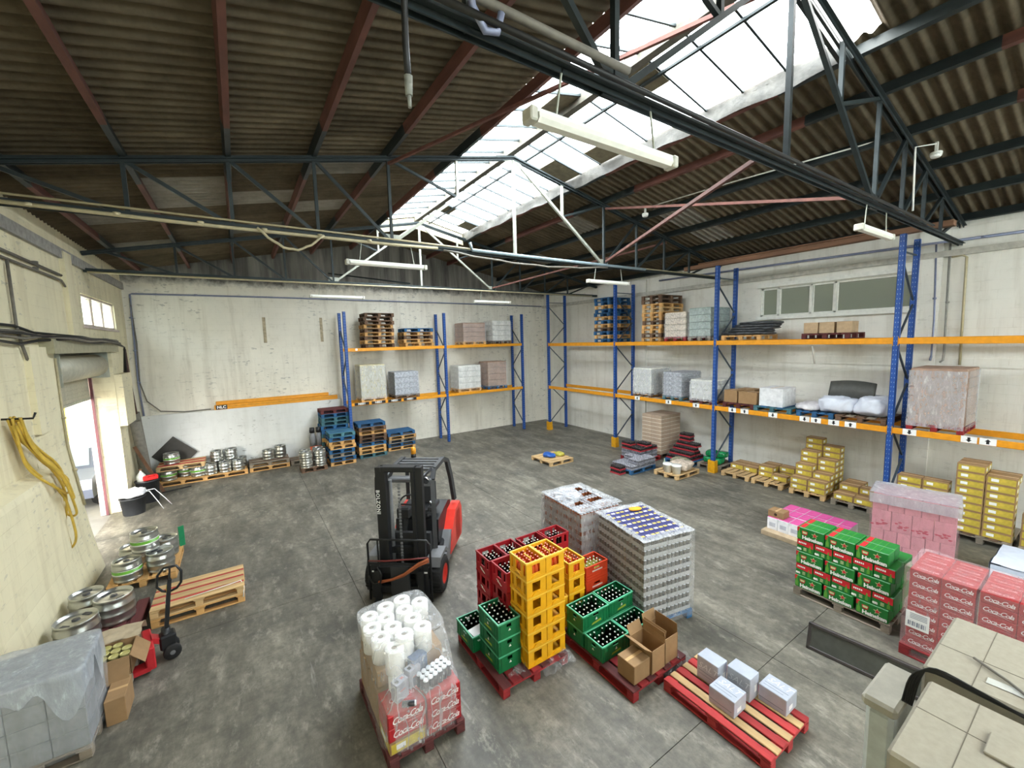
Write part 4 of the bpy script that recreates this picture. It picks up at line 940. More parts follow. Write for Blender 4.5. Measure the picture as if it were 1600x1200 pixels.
# ------------------------------------------------------------------ film wrapped trays of cans
m_gcard = M('grey_tray', 'a7a7a3', .8, 0, .06); m_can = M('can_tops', 'c9cad0', .3, .7, .1); m_canbody = M('can_print_dark', '6a6459', .35, .3, .35, 24); m_canor = M('can_print_orange', '9a5a35', .35, .3, .35, 20)
m_navy = M('navy_card', '383a6d', .5); m_gold = M('gold_print', 'd8bf5a', .4); m_pink = M('pink_card', 'd8559b', .55)
TM = {}
def tray(x, y, z, L, W_, H, par_rot, origin, label, style):
    k = (L, W_, H, style)
    if k not in TM:
        tr = B(); tr.box(-L/2, -W_/2, 0, L/2, W_/2, .006)
        for s in (-1, 1): tr.box(-L/2, s*W_/2, 0, L/2, s*(W_/2-.003), H*.42); tr.box(s*L/2, -W_/2, 0, s*(L/2-.003), W_/2, H*.42)
        cn = B(); nx, ny = max(2, int(L/.066)), max(2, int(W_/.066)); r = min(L/nx, W_/ny)/2*.97
        for i in range(nx):
            for j in range(ny):
                if 0 < i < nx-1 and 0 < j < ny-1 and style != 'top': continue
                cx, cy = -L/2+(i+.5)*L/nx, -W_/2+(j+.5)*W_/ny
                cn.lathe([(r*.92, .006), (r, .012), (r, H*.86), (r*.85, H*.95), (r*.82, H*.95)], 8, X=T(cx, cy, 0), mf=[0, 0, 1, 1])
        TM[k] = (tr.mesh('tray', m_gcard), cn.mesh('can_row', m_canor if style == 'orange' else m_canbody, m_can))
    a, c = TM[k]; p = Matrix.Rotation(par_rot, 3, 'Z') @ Vector((x, y, 0))
    t = thing('can_tray', label, 'can tray', (origin[0]+p.x, origin[1]+p.y, z), par_rot, 'trays of cans')
    ob('tray', a, t); o = ob('can_row', c, t); o['kind'] = 'stuff'
def can_pallet(ox, oy, rot, L, W_, n, H, style, kind, name, top_style):
    """origin at centre; x across W, y along L"""
    pal(ox, oy, 0, 'x', kind, f'{kind} pallet under the {name}', rz_=rot+PI/2, L=L+.04, W_=W_+.04, nb=7)
    tl, tw = W_/2, L/4
    for k in range(n):
        for i in range(2):
            for j in range(4):
                if k < n-1 and i == 1 and j in (1, 2): continue
                tray((i-.5)*tl, (j-1.5)*tw, PH+k*H, tl*.985, tw*.985, H, rot, (ox, oy), f'grey can tray, {name}, {ORD[k] if k < n-1 else "top"} layer, {ORD[j]} from near end, {"left" if i == 0 else "right"}', top_style if k == n-1 else style)
# near one: origin so that the near left corner is (4.5,3.62)
rot1 = R_(-11)
c1 = Vector((4.5, 3.62, 0)) + Matrix.Rotation(rot1, 3, 'Z') @ Vector((.44, .56, 0))
can_pallet(c1.x, c1.y, rot1, 1.12, .88, 9, .136, 'dark', 'blue', 'nearer wrapped can pallet', 'dark')
# printed multipacks on top
mp = B()
mp.box(-.13, -.065, 0, .13, .065, .012, 0)
for u in (-.09, 0, .09): mp.box(u-.03, -.03, .012, u+.03, .01, .0135, 1 if u else 2)
mpm = mp.mesh('multipack_top', m_navy, m_gold, m_lab)
for i in range(3):
    for j in range(7):
        p = Matrix.Rotation(rot1, 3, 'Z') @ Vector(((i-1)*.265-.01, (j-3)*.137-.03, 0))
        one('multipack', mpm, f'navy multipack sleeve on the can pallet, {ORD[j]} row, {("left", "middle", "right")[i]}', 'multipack', (c1.x+p.x, c1.y+p.y, PH+9*.136), (0, 0, rot1), 'navy multipacks')
p = Matrix.Rotation(rot1, 3, 'Z') @ Vector((.16, .34, 0))
one('yellow_glove', lump(.22, .12, .035, M('glove_yellow', 'eaa21e', .7), 4, .8, .35, 'yellow_glove'), 'crumpled yellow work glove on the wrapped can pallet', 'glove', (c1.x+p.x, c1.y+p.y, PH+9*.136+.02), (0, 0, R_(-25)))
one('stretch_film', shell(.93, 1.17, 1.30, m_film, 2, .02, False, .06), 'clear stretch film round the nearer wrapped can pallet', 'plastic film', (c1.x, c1.y, 0), (0, 0, rot1))
def collar(L, W_, z, seed, w=.16, mat=None):
    b = B()
    def ring(u, v):
        a = u*2*PI; c, s_ = math.cos(a), math.sin(a); m_ = max(abs(c), abs(s_)); x, y = c/m_*L/2, s_/m_*W_/2
        k = 1-v*w*2*(1+.5*n3((x*5, y*5, seed)))
        return (x*k, y*k, z+.03*math.sin(v*PI)+.035*n3((x*7, y*7, seed+v*2))*(v+.4))
    b.grid(ring, 72, 5); return b.mesh('film_collar', mat or m_film, recalc=False)
one('film_collar', collar(.95, 1.2, 1.37, 3, .14, m_filmw), 'ruffled film collar folded over the nearer wrapped can pallet', 'plastic film', (c1.x, c1.y, 0), (0, 0, rot1))
c2 = Vector((4.94, 5.38)); rot2 = R_(-4)
can_pallet(c2.x, c2.y, rot2, 1.1, .86, 8, .15, 'orange', 'grey', 'farther wrapped can pallet', 'orange')
one('stretch_film', shell(.91, 1.15, 1.28, m_filmw, 5, .025, False, .06), 'milky stretch film round the farther wrapped can pallet', 'plastic film', (c2.x, c2.y, 0), (0, 0, rot2))
one('film_bundle', lump(.5, .5, .12, m_filmw, 6, .8, .5, 'film_bundle', (40, 18)), 'bunched up film on top of the farther wrapped can pallet', 'plastic film', (c2.x-.18, c2.y+.12, PH+8*.15+.004), (0, 0, 0))
one('film_collar', collar(.93, 1.17, 1.38, 9, .2, m_filmw), 'crumpled film collar round the top of the farther wrapped can pallet', 'plastic film', (c2.x, c2.y, 0), (0, 0, rot2))
# ------------------------------------------------------------------ wrapped pallet with paper rolls
pal(1.33, 4.36, 0, 'y', 'maroon', 'dark red pallet under the film wrapped paper rolls', L=1.22, W_=.82, nb=7)
m_cok = M('cola_red_card', 'a81d24', .5, 0, .06, rnd=.12); m_cokw = M('cola_white', 'f2ebe9', .5, 0, .02)
def cola_print(w, h):
    b = B(); me = text_me('Coca-Cola', h, .38, .001, .86)
    xs_ = [v.co.x for v in me.vertices]; s = w/(max(xs_)-min(xs_))
    b.mesh_in(me, Matrix.Diagonal((s, min(1.3, s*1.15), 1, 1)))
    sw = [(-.5+i/10, -.33+.1*math.sin(i/10*PI*1.3)) for i in range(11)]
    b.add([(u*w, q*h*1.5, 0) for u, q in sw]+[(u*w, q*h*1.5+.06*h*math.sin((u+.5)*PI), 0) for u, q in sw], [(i, i+1, 12+i, 11+i) for i in range(10)])
    return b
def cola_case(x, y, z, L, W_, H, label, front, rz_=0):
    """case with lettering; front 'y' = lettering on -y long side, local L along x"""
    k = ('cola', L, W_, H)
    if k not in CM:
        f = B(); f.v, f.f, f.m, f.sm = [], [], [], []
        g = cola_print(L*.82, H*.62)
        for s in (-1, 1): f.add(g.v, g.f, 0, False, T(y=s*(W_/2+.0015), z=H*.5, rx=PI/2, rz=0 if s < 0 else PI))
        tp = B(); g2 = cola_print(L*.7, W_*.34); tp.add(g2.v, g2.f, 0, False, T(z=H+.0012))
        CM[k] = (B().cbox(-L/2, -W_/2, 0, L/2, W_/2, H, .007).mesh('box_body', m_cok), f.mesh('lettering', m_cokw, recalc=False), tp.mesh('top_lettering', M('cola_pale', 'd9989a', .5), recalc=False))
    t = thing('cola_case', label, 'drinks case', (x, y, z), rz_, 'red drinks cases')
    a = CM[k]; ob('box_body', a[0], t); ob('lettering', a[1], t); ob('top_lettering', a[2], t)
    return t
carton(1.13, 3.97, PH, .38, .36, .14, 'yellow printed carton at the bottom of the wrapped roll pallet', style='yellow')
cola_case(1.53, 3.97, PH, .38, .36, .14, 'red drinks case, bottom right of the wrapped roll pallet', 'y')
for i, x in enumerate((1.13, 1.53)):
    for q in (1, 2): cola_case(x, 3.97, PH+.14*q, .38, .36, .14, f'red drinks case in the wrapped roll pallet, {("middle", "upper")[q-1]} layer, {("left", "right")[i]}', 'y')
for i, x in enumerate((1.13, 1.53)):
    for j, y in enumerate((4.36, 4.74)):
        carton(x, y, PH, .38, .36, .42, f'carton under the paper rolls, {("left", "right")[i]} {("near", "far")[j]} of four', style='plain')
def roll(x, y, z, i, r=.1, h=.27):
    t = thing('paper_roll', f'large white paper roll under the film, {i}', 'paper roll', (x, y, z), 0, 'white paper rolls')
    ob('paper_winding', B().lathe([(.032, 0), (r, .004), (r, h-.006), (r-.006, h), (.032, h), (.032, 0)], 28).mesh('paper_winding', M('tissue_white', 'f1f0ea', .9, 0, .03)), t)
    ob('core', B().lathe([(.032, h*.97), (.029, h*.97), (.029, h*.4), (.0001, h*.4)], 16).mesh('core', M('card_core', '8f8578', .9)), t)
RL = ['front one standing lowest', 'front left', 'front middle', 'front right', 'centre', 'right edge, second row', 'left edge, second row', 'left edge, third row', 'middle of third row', 'back left', 'back middle', 'back right', 'rearmost corner']
RP = [(1.15, 4.19), (1.06, 4.37), (1.29, 4.27), (1.5, 4.27), (1.22, 4.46), (1.46, 4.47), (1.02, 4.58), (1.2, 4.66), (1.43, 4.68), (1.05, 4.80), (1.26, 4.87), (1.47, 4.89), (1.64, 4.72)]
for (x, y), lab in zip(RP, RL): roll(x, y, PH+.42+(.18 if y > 4.22 else .13), lab)
for x, y in ((1.13, 4.36), (1.53, 4.36), (1.13, 4.74), (1.53, 4.74)): pass
carton(1.33, 4.56, PH+.42, .74, .70, .18, 'flat carton lying directly under the paper rolls', style='bare')
one('paper_roll', B().lathe([(.032, 0), (.1, .004), (.1, .125), (.032, .13)], 20).mesh('paper_roll', MATS['tissue_white']), 'short white paper roll below the front one', 'paper roll', (1.15, 4.11, PH+.42))
def chip_box(x, y, z, label, rz_):
    t = thing('grey_gift_box', label, 'box', (x, y, z), rz_, 'grey boxes under the film')
    ob('box_body', B().cbox(-.075, -.05, 0, .075, .05, .2, .004).mesh('box_body', M('grey_gift_card', '9a9ca6', .45)), t)
    mk = B(); mk.box(-.055, -.02, .2, -.02, .02, .2012, 0)
    for a in (.7, -.7): mk.box(-.022, -.004, .2, .022, .004, .2012, 1, T(x=.03, rz=a)); mk.box(-.03, -.0512, .11, .03, -.05, .118, 1, T(z=0)) if a > 0 else None
    ob('printed_mark', mk.mesh('printed_mark', m_black, M('mark_red', 'c25a5a', .5)), t)
chip_box(1.12, 3.96, PH+.42, 'grey box with red star mark under the film, nearer the corner', R_(20)); chip_box(1.29, 4.06, PH+.42, 'grey box with red star mark under the film, beside the paper roll', R_(20))
t = thing('can_pack', 'shrink wrapped pack of white topped cans on the red cases', 'can pack', (1.5, 3.97, PH+.42), R_(14))
for i in range(6):
    for j in range(3):
        o = ob('can', CM.setdefault('wcan', B().lathe([(.026, 0), (.029, .006), (.029, .125), (.024, .14), (.022, .139)], 12, mf=[0, 0, 1, 1]).mesh('can', M('can_dark', '4b4a50', .3, .6), M('can_white_top', 'e6eaee', .3, .3))), t, ((i-2.5)*.06, (j-1)*.06, 0))
one('drinks_can', CM['wcan'], 'single can tipped beside the can pack on the red cases', 'can', (1.1, 3.84, PH+.449), (PI/2, 0, 1.1))
t = one('blue_box', B().cbox(-.09, -.06, 0, .09, .06, .24, .005).mesh('blue_box', M('blue_grey_card', '5b6f8e', .5, 0, .3, 14)), 'blue grey box standing behind the grey boxes under the film', 'box', (1.38, 4.14, PH+.42), (0, 0, .3))
def roll_film():
    b = B(); Z = [.10, .3, .575, .72, .9, 1.03]
    def ringpt(u, v):
        zz = v*(len(Z)-1); i = min(int(zz), len(Z)-2); z = Z[i]+(Z[i+1]-Z[i])*(zz-i)
        a = u*2*PI; c, s_ = math.cos(a), math.sin(a); m_ = (abs(c)**6+abs(s_)**6)**(1/6); x, y = c/m_, s_/m_
        k = max(0, (z-.57)/.46)
        y0 = 3.765+k*.33; y1 = 4.97+.02*k; hx = .415-.0*k
        yy = (y0+y1)/2+y*(y1-y0)/2; xx = 1.33+x*hx
        w = n3((xx*4, yy*4, z*3))*.022+n3((xx*11, yy*11, z*5))*.012
        return (xx+x*w, yy+y*w, z)
    b.grid(ringpt, 90, 26)
    def top(u, v):
        a = u*2*PI; c, s_ = math.cos(a), math.sin(a); m_ = (abs(c)**6+abs(s_)**6)**(1/6)
        x, y = 1.33+c/m_*.415*(1-v), 4.54+s_/m_*.435*(1-v)
        return (x, y, 1.03+.035*math.sqrt(v)+.012*n3((x*8, y*8, 2)))
    b.grid(top, 90, 8)
    return b.mesh('stretch_film', film_mat('roll_film', 'f6f8fa', .14, .55), recalc=False)
one('stretch_film', roll_film(), 'clear wrinkled film round the paper roll pallet', 'plastic film')
# ------------------------------------------------------------------ forklift
m_fred = M('forklift_red', 'd8372a', .38, 0, .05); m_fgrey = M('forklift_grey', '6f7072', .5, .1, .08); m_fblk = M('forklift_black', '1c1d1f', .42, .1, .12); m_fplas = M('forklift_plastic', '2b2c2e', .6, 0, .1); m_tyre = M('tyre', '1a1a1a', .8, 0, .15, 20, bmp=.4); m_chrome = M('chrome', 'b9bcc0', .2, .9)
def forklift(loc, rz_):
    # local: front towards -y, x across; origin on floor below carriage centre
    t = thing('forklift', 'black and red counterbalance forklift parked in the middle of the floor', 'forklift', loc, rz_)
    P = lambda n, b, m, par=None, **k: ob(n, b.mesh(n, m), par or t, **k)
    for s in (-1, 1):
        b = B(); b.box(s*.33-.045, .22, .1, s*.33+.045, .36, 2.2); b.box(s*.33-.06, .21, .1, s*.33+.06, .235, 2.2); P('outer_mast_rail', b, m_fblk)
        b = B(); b.box(s*.24-.03, .18, .1, s*.24+.03, .30, 2.17); P('inner_mast_rail', b, m_fblk)
        P('lift_cylinder', B().cyl((s*.20, .34, .2), (s*.20, .34, 1.95), .035, n=12), m_fgrey)
        P('tilt_cylinder', B().cyl((s*.3, .36, 1.95), (s*.36, .95, 1.98), .03, n=10), m_fblk)
    for z in (2.15, .75): P('mast_cross_member', B().cbox(-.34, .30, z-.06, .34, .38, z+.06, .01), m_fblk)
    P('top_plate', B().cbox(-.28, .16, 2.14, .28, .3, 2.22, .01), m_fblk)
    b = B()
    for i in range(30): b.box(-.018, .2, .3+i*.055, .018, .215, .335+i*.055)
    o = P('lift_chain', b, m_fgrey); o['kind'] = 'stuff'
    o = ob('lettering', B().mesh_in(text_me('BOLZONI', .085, 0, .002, 1.15), T(rx=PI/2, ry=PI/2)).mesh('lettering', m_paper), t, (-.36, .205, 1.62))
    # carriage
    for z in (.18, .52): P('carriage_bar', B().cbox(-.5, .08, z-.06, .5, .16, z+.06, .01), m_fblk)
    for s in (-1, 1): P('carriage_side', B().cbox(s*.42-.06, .05, .05, s*.42+.06, .1, .62, .008), m_fblk); P('white_stop', B().box(s*.42-.045, .045, .5, s*.42+.045, .05, .525), m_paper)
    P('push_plate', B().cbox(-.16, .05, .05, .16, .1, .6, .008), m_fplas)
    b = B(); b.tube([(-.52, .06, .02), (-.52, .06, .98), (-.47, .06, 1.05), (.47, .06, 1.05), (.52, .06, .98), (.52, .06, .02)], .018, 8); b.box(-.36, .05, .6, -.34, .07, 1.05); b.box(-.52, .05, .62, .52, .07, .66)
    P('load_guard', b, m_fblk)
    for s in (-1, 1):
        b = B(); b.box(s*.36-.05, -.0, .01, s*.36+.05, .05, .55); b.box(s*.36-.05, -.42, .01, s*.36+.05, .05, .045); P('fork', b, m_fblk)
    # strap and hoses draped on the carriage
    pts = [(.5, .03, .72), (.34, .0, .66), (.1, -.02, .5), (-.1, -.02, .42), (-.34, 0, .36)]
    for k in (0, 1):
        P('strap', B().tube([(x, y-.01*k, z+.06*k*(x+.2)) for x, y, z in pts], .022, 6), M('orange_strap', 'a3562f', .7))
    P('hose', B().tube([(-.5, .03, .7), (-.2, -.0, .72), (.2, .0, .76), (.5, .03, .78)], .014, 6), M('red_hose', '6b2b28', .5))
    P('hose', B().tube([(-.52, .03, .45), (-.42, -.03, .34), (-.3, -.03, .36), (-.27, -.03, .5), (-.34, -.02, .62)], .014, 6), m_dk)
    # chassis
    b = B(); b.cbox(-.46, .45, .14, .46, 1.45, .55, .03); P('chassis', b, m_fblk)
    b = B(); b.prism([(.42, .5), (.62, .5), (.62, .62), (.50, 1.0), (.42, 1.0)], 'x', -.42, .42); P('front_cowl', b, m_fplas)
    P('footplate', B().box(-.42, .6, .5, .42, 1.0, .55), m_fplas)
    b = B(); b.prism([(.95, .52), (1.85, .52), (1.88, 1.02), (1.7, 1.08), (1.0, .98)], 'x', -.4, .4); P('battery_hood', b, m_fblk)
    # red side panels / counterweight
    cw = B(); pr = [(1.15, .24), (2.05, .22), (2.15, .45), (2.13, .8), (2.0, .95), (1.62, .92), (1.3, .6)]
    for s in (-1, 1): cw.prism(pr, 'x', s*.40, s*.57)
    cw.prism([(-.57, 1.6), (.57, 1.6), (.57, 1.95), (.5, 2.13), (.2, 2.2), (-.2, 2.2), (-.5, 2.13), (-.57, 1.95)], 'z', .26, .84)
    P('counterweight', cw, m_fred)
    for s in (-1, 1):
        P('side_step', B().prism([(.72, .18), (1.32, .18), (1.40, .62), (1.28, .66), (1.0, .40), (.74, .38)], 'x', s*.40, s*.555), m_fgrey)
        P('mudguard', B().prism([(.2, .52), (.26, .66), (.62, .68), (.74, .55), (.7, .52), (.6, .62), (.28, .6)], 'x', s*.40, s*.63), m_fgrey)
        w = B(); w.lathe([(.16, -.09), (.25, -.095), (.29, -.07), (.295, 0), (.29, .07), (.25, .095), (.16, .09), (.16, -.09)], 30, X=T(x=s*.56, y=.42, z=.295, ry=PI/2), caps=False)
        o = P('front_tyre', w, m_tyre)
        tr = B()
        for i in range(20): tr.box(.285, -.02, -.07, .302, .02, .07, 0, T(x=s*.56, y=.42, z=.295, ry=PI/2) @ Matrix.Rotation(i*PI/10, 4, 'Z'))
        P('tyre_lug', tr, m_tyre, o)
        P('wheel_rim', B().lathe([(.0001, .045), (.05, .04), (.13, .05), (.165, .092), (.17, .085), (.17, -.085), (.165, -.092), (.13, -.05), (.05, -.04), (.0001, -.045)], 24, X=T(x=s*.56, y=.42, z=.295, ry=PI/2)), m_fred, o)
    for s in (-1, 1): P('rear_tyre', B().lathe([(.08, -.06), (.2, -.06), (.22, 0), (.2, .06), (.08, .06)], 20, X=T(x=s*.1, y=1.72, z=.22, ry=PI/2)), m_tyre)
    # overhead guard
    for s in (-1, 1):
        pts = [(s*.46, .56, .6), (s*.44, .62, 1.45), (s*.41, .72, 1.82), (s*.39, .9, 1.96), (s*.39, 1.5, 1.98), (s*.41, 1.72, 1.88), (s*.45, 1.82, 1.5), (s*.48, 1.9, 1.02)]
        b = B()
        for a, c in zip(pts, pts[1:]): b.bar(a, c, .075, .075)
        P('guard_pillar', b, M('guard_dark', '3b3c3e', .45, .1, .1))
    for i in range(5): P('guard_roof_bar', B().cbox(-.39, .85+i*.16, 1.94, .39, .9+i*.16, 1.99, .008), m_fgrey)
    P('guard_front_bar', B().cbox(-.41, .68, 1.78, .41, .86, 1.86, .02), m_fgrey)
    # seat and controls
    o = P('seat', B().cbox(-.25, 1.0, .98, .25, 1.45, 1.14, .05), m_fplas); P('seat_back', B().cbox(-.25, 1.36, 1.08, .25, 1.52, 1.62, .07), m_fplas, o); P('seat_label', B().box(.02, 1.352, 1.48, .16, 1.358, 1.55), m_fgrey, o)
    P('steering_column', B().bar((-.1, .6, .9), (-.1, .82, 1.28), .07, .07), m_fplas)
    b = B(); b.lathe([(.17+.016*math.cos(a), .016*math.sin(a)) for a in [i*PI/4 for i in range(9)]], 24, X=T(-.1, .86, 1.32, rx=R_(60)), caps=False); b.cyl((-.26, .86, 1.32), (.06, .86, 1.32), .015); P('steering_wheel', b, m_fplas)
    P('display_pod', B().cbox(-.22, .58, 1.16, .02, .74, 1.36, .03), m_fplas); P('armrest', B().cbox(.22, .95, 1.15, .34, 1.35, 1.24, .02), m_fplas)
    P('control_lever', B().cyl((.28, 1.0, 1.24), (.28, .97, 1.34), .02), m_chrome)
    o = P('beacon_base', B().cyl((-.2, 1.55, 1.99), (-.2, 1.55, 2.06), .05), m_fblk); P('beacon', B().lathe([(.05, 2.06), (.05, 2.16), (.03, 2.19), (.0001, 2.19)], 14, X=T(-.2, 1.55, 0)), M('beacon_amber', 'e79a22', .3), o)
    for s in (-1, 1): P('work_lamp', B().cyl((s*.38, .5, 1.92), (s*.38, .44, 1.9), .05, .06, 12), m_chrome)
    P('mirror', B().cbox(-.43, .27, 1.52, -.38, .3, 1.66, .008), m_fblk); P('side_hose', B().tube([(-.4, .3, 1.4), (-.44, .3, 1.75), (-.43, .3, 2.0), (-.36, .3, 2.15)], .012, 6), m_dk)
forklift((1.88, 6.34, 0), R_(-39))
# ------------------------------------------------------------------ green beer packs
m_hg = M('beer_green_card', '1c7a30', .4, 0, .08, 5); m_hr = M('beer_red_print', 'cf2430', .45); m_hw = M('beer_white_print', 'f4f4ef', .45); m_hp = M('beer_pale_print', 'c9d9a0', .45); m_hgl = M('beer_bottle_print', '5ea03a', .45); m_film2 = M('pack_side', '4c5a36', .35, 0, .3, 14)
HL, HW, HH = .365, .235, .2
def beer_protos():
    body = lambda lx, ly: B().cbox(-lx/2, -ly/2, 0, lx/2, ly/2, HH, .01).mesh('pack_body', m_hg)
    # front print in a local (u right, w up) frame, then turned to face -x ; u runs towards -y
    X = T(x=-HW/2-.0015, z=0, rx=PI/2, rz=-PI/2)
    f = B()
    f.mesh_in(text_me('Heineken', .075, 0, .004, .95), X @ T(.03, .045, .0006), 0)
    f.add([(u+.06, w+.125, .0004) for u, w in star(5, .05, .02)], [tuple(range(10))], 2, False, X); f.add([(u+.06, w+.125, .0012) for u, w in star(5, .036, .0145)], [tuple(range(10))], 1, False, X)
    f.add([(-.115, .15, .0004), (-.035, .15, .0004), (-.042, .1, .0004), (-.075, .085, .0004), (-.108, .1, .0004)], [(0, 1, 2, 3, 4)], 1, False, X)
    f.add([(-.105, .14, .001), (-.045, .14, .001), (-.05, .11, .001), (-.1, .11, .001)], [(0, 1, 2, 3)], 2, False, X)
    f.add([(-.17, .02, .0004), (-.13, .02, .0004), (-.13, .09, .0004), (-.142, .12, .0004), (-.142, .17, .0004), (-.158, .17, .0004), (-.158, .12, .0004), (-.17, .09, .0004)], [tuple(range(8))], 3, False, X)
    f.add([(-.181, .13, .0002), (-.16, .13, .0002), (-.14, .198, .0002), (-.181, .198, .0002)], [(0, 1, 2, 3)], 1, False, X)
    e = B(); Y = T(x=-HL/2-.0015, rx=PI/2, rz=-PI/2)
    e.add([(-.11, .11, .0004), (.11, .09, .0004), (.11, .19, .0004), (-.11, .195, .0004)], [(0, 1, 2, 3)], 1, False, Y)
    for u in range(5): e.box(-.09+u*.022, .135, .0008, -.074+u*.022, .16, .0012, 0, Y)
    e.mesh_in(text_me('en', .06, 0, .004), Y @ T(-.08, .045, .0006), 0)
    for u in range(3): e.box(-.02, .03+u*.018, .0004, .02, .04+u*.018, .0008, 2, Y)
    e.add([(.05, .02, .0008), (.085, .02, .0008), (.085, .07, .0008), (.075, .09, .0008), (.075, .13, .0008), (.06, .13, .0008), (.06, .09, .0008), (.05, .07, .0008)], [tuple(range(8))], 3, False, Y)
    top = B()
    for u in (-.07, 0, .07): top.box(-HW/2+.01, u-.003, HH, HW/2-.01, u+.003, HH+.0012, 3)
    top.box(-HW/2+.02, HL/2-.09, HH, HW/2-.02, HL/2-.03, HH+.001, 1)
    mats = (m_hw, m_hr, m_hp, m_hgl)
    return body(HW, HL), f.mesh('front_print', *mats, recalc=False), body(HL, HW), e.mesh('end_print', *mats, recalc=False), top.mesh('top_print', *mats)
HB = beer_protos()
HX, HY = 7.22, 2.82
pal(7.62, 2.24, 0, 'y', 'grey', 'weathered wooden pallet under the green beer packs', L=1.2, W_=.8)
GY = [.2, .6, .98]
for l in range(5):
    A = l % 2 == 0; z = PH+l*HH
    lay = 'top layer' if l == 4 else f'{ORD[l]} layer up'
    if A:
        for i in range(3):
            for j in range(3):
                if l == 4 and j > 1 : continue
                if l < 4 and j > 0 and i < 2: continue
                sh = (0, .015, .04)[i] if l < 4 else (0, .0, .0)[i]
                t = thing('beer_pack', f'green beer pack, star face, {lay}, {ORD[i]} from left, {("front", "middle", "back")[j]} row', 'beer pack', (HX+HW/2+j*(HW+.004), HY-HL/2-i*(HL+.012)-sh, z), 0, 'green beer packs')
                ob('pack_body', HB[0], t); ob('front_print', HB[1], t); ob('top_print', HB[4], t)
    else:
        for i in range(5):
            for j in range(2):
                if j == 1 and i < 4 and l < 3: continue
                t = thing('beer_pack', f'green beer pack, red end, {lay}, {ORD[i]} from left, {("front", "back")[j]} row', 'beer pack', (HX+HL/2+.01+j*(HL+.01), HY-HW/2-i*(HW+.006)+.0, z), 0, 'green beer packs')
                ob('pack_body', HB[2], t); ob('end_print', HB[3], t)
# ------------------------------------------------------------------ stack of red drinks cases, film wrapped
pal(7.32, .85, 0, 'y', 'red', 'pallet under the film wrapped red drinks cases', L=1.25, W_=.8, nb=7)
CW, CD, CH = .285, .178, .127
for c in range(4):
    for l in range(8):
        for r in range(4):
            if r > 0 and l < 7: continue
            if l < 7 and c == 3: pass
            y = 1.43-CW/2-c*(CW+.004)-(.025 if c > 1 else 0)
            lay = 'top layer' if l == 7 else f'{ORD[l]} layer up'
            cola_case(6.96+CD/2+r*(CD+.003), y, PH+l*(CH+.002), CW, CD, CH, f'red drinks case in the wrapped stack, {lay}, {ORD[c]} column, {("front", "second", "third", "back")[r]} row', 'x', -PI/2)
one('stretch_film', shell(.76, 1.24, 1.16, film_mat('rose_film', 'f0d0d3', .16, .42), 11, .012, True, .02), 'clear stretch film over the stack of red drinks cases', 'plastic film', (7.325, .85, 0))
t = thing('delivery_note', 'white delivery label stuck on the wrapped red drinks cases', 'label', (6.925, 1.32, .52), 0)
ob('sheet', B().box(-.002, -.11, -.11, .002, .11, .11).mesh('sheet', m_paper), t)
pr_ = B()
for i in range(4): pr_.box(-.0032, -.09, .08-i*.02, -.0022, .07, .088-i*.02)
for i in range(12): pr_.box(-.0032, -.08+i*.014, -.08, -.0022, -.08+i*.014+.004+.004*(i % 3), -.02)
ob('print_line', pr_.mesh('print_line', M('print_grey', '7b8190', .6)), t)
# ------------------------------------------------------------------ pink cases on brown slip, open carton
m_pinkd = M('pink_film_carton', 'cf8f98', .5, 0, .06, rnd=.06); m_wcard = M('white_pink_card', 'e6e6ea', .5)
one('card_slip', B().cbox(-.62, -.66, 0, .62, .66, .10, .006).mesh('card_slip', M('kraft_slip', 'b7a184', .85)), 'brown cardboard slip tray under the pink cases', 'tray', (9.55, 3.5, .0))
def pink_case(x, y, z, label, L=.34, W_=.2, H=.25):
    t = thing('pink_case', label, 'carton', (x, y, z), 0, 'pink topped cases')
    k = ('pinkcase', L, W_, H)
    if k not in CM: CM[k] = (B().cbox(-L/2, -W_/2, 0, L/2, W_/2, H, .005).mesh('box_body', m_wcard), B().box(-L/2+.004, -W_/2+.004, H, L/2-.004, W_/2-.004, H+.003).mesh('pink_lid', m_pink), B().box(-L/2-.0012, -W_*.3, H*.25, -L/2, W_*.3, H*.6).mesh('printed_mark', M('faint_print', 'b9bcc8', .5)))
    for nm, me in zip(('box_body', 'pink_lid', 'printed_mark'), CM[k]): ob(nm, me, t)
for j in range(6): pink_case(9.64, 4.02-j*.205, .10, f'pink topped white case, middle row, {ORD[j]} from the left')
for j in range(6): pink_case(9.27, 4.02-j*.205, .10, f'pink topped white case, front row, {ORD[j]} from the left') if j != 0 or True else None
for j in range(6): pink_case(9.99, 4.02-j*.205, .10, f'pink topped white case, rear row, {ORD[j]} from the left')
t = carton(9.27, 3.98, .354, .26, .30, .14, 'small brown carton with a round hole on the pink cases', style='plain')
ob('hand_hole', B().cyl((-.1312, .0, .07), (-.130, .0, .07), .03, n=14).mesh('hand_hole', M('hole_dark', '3b2a1c', .9)), t)
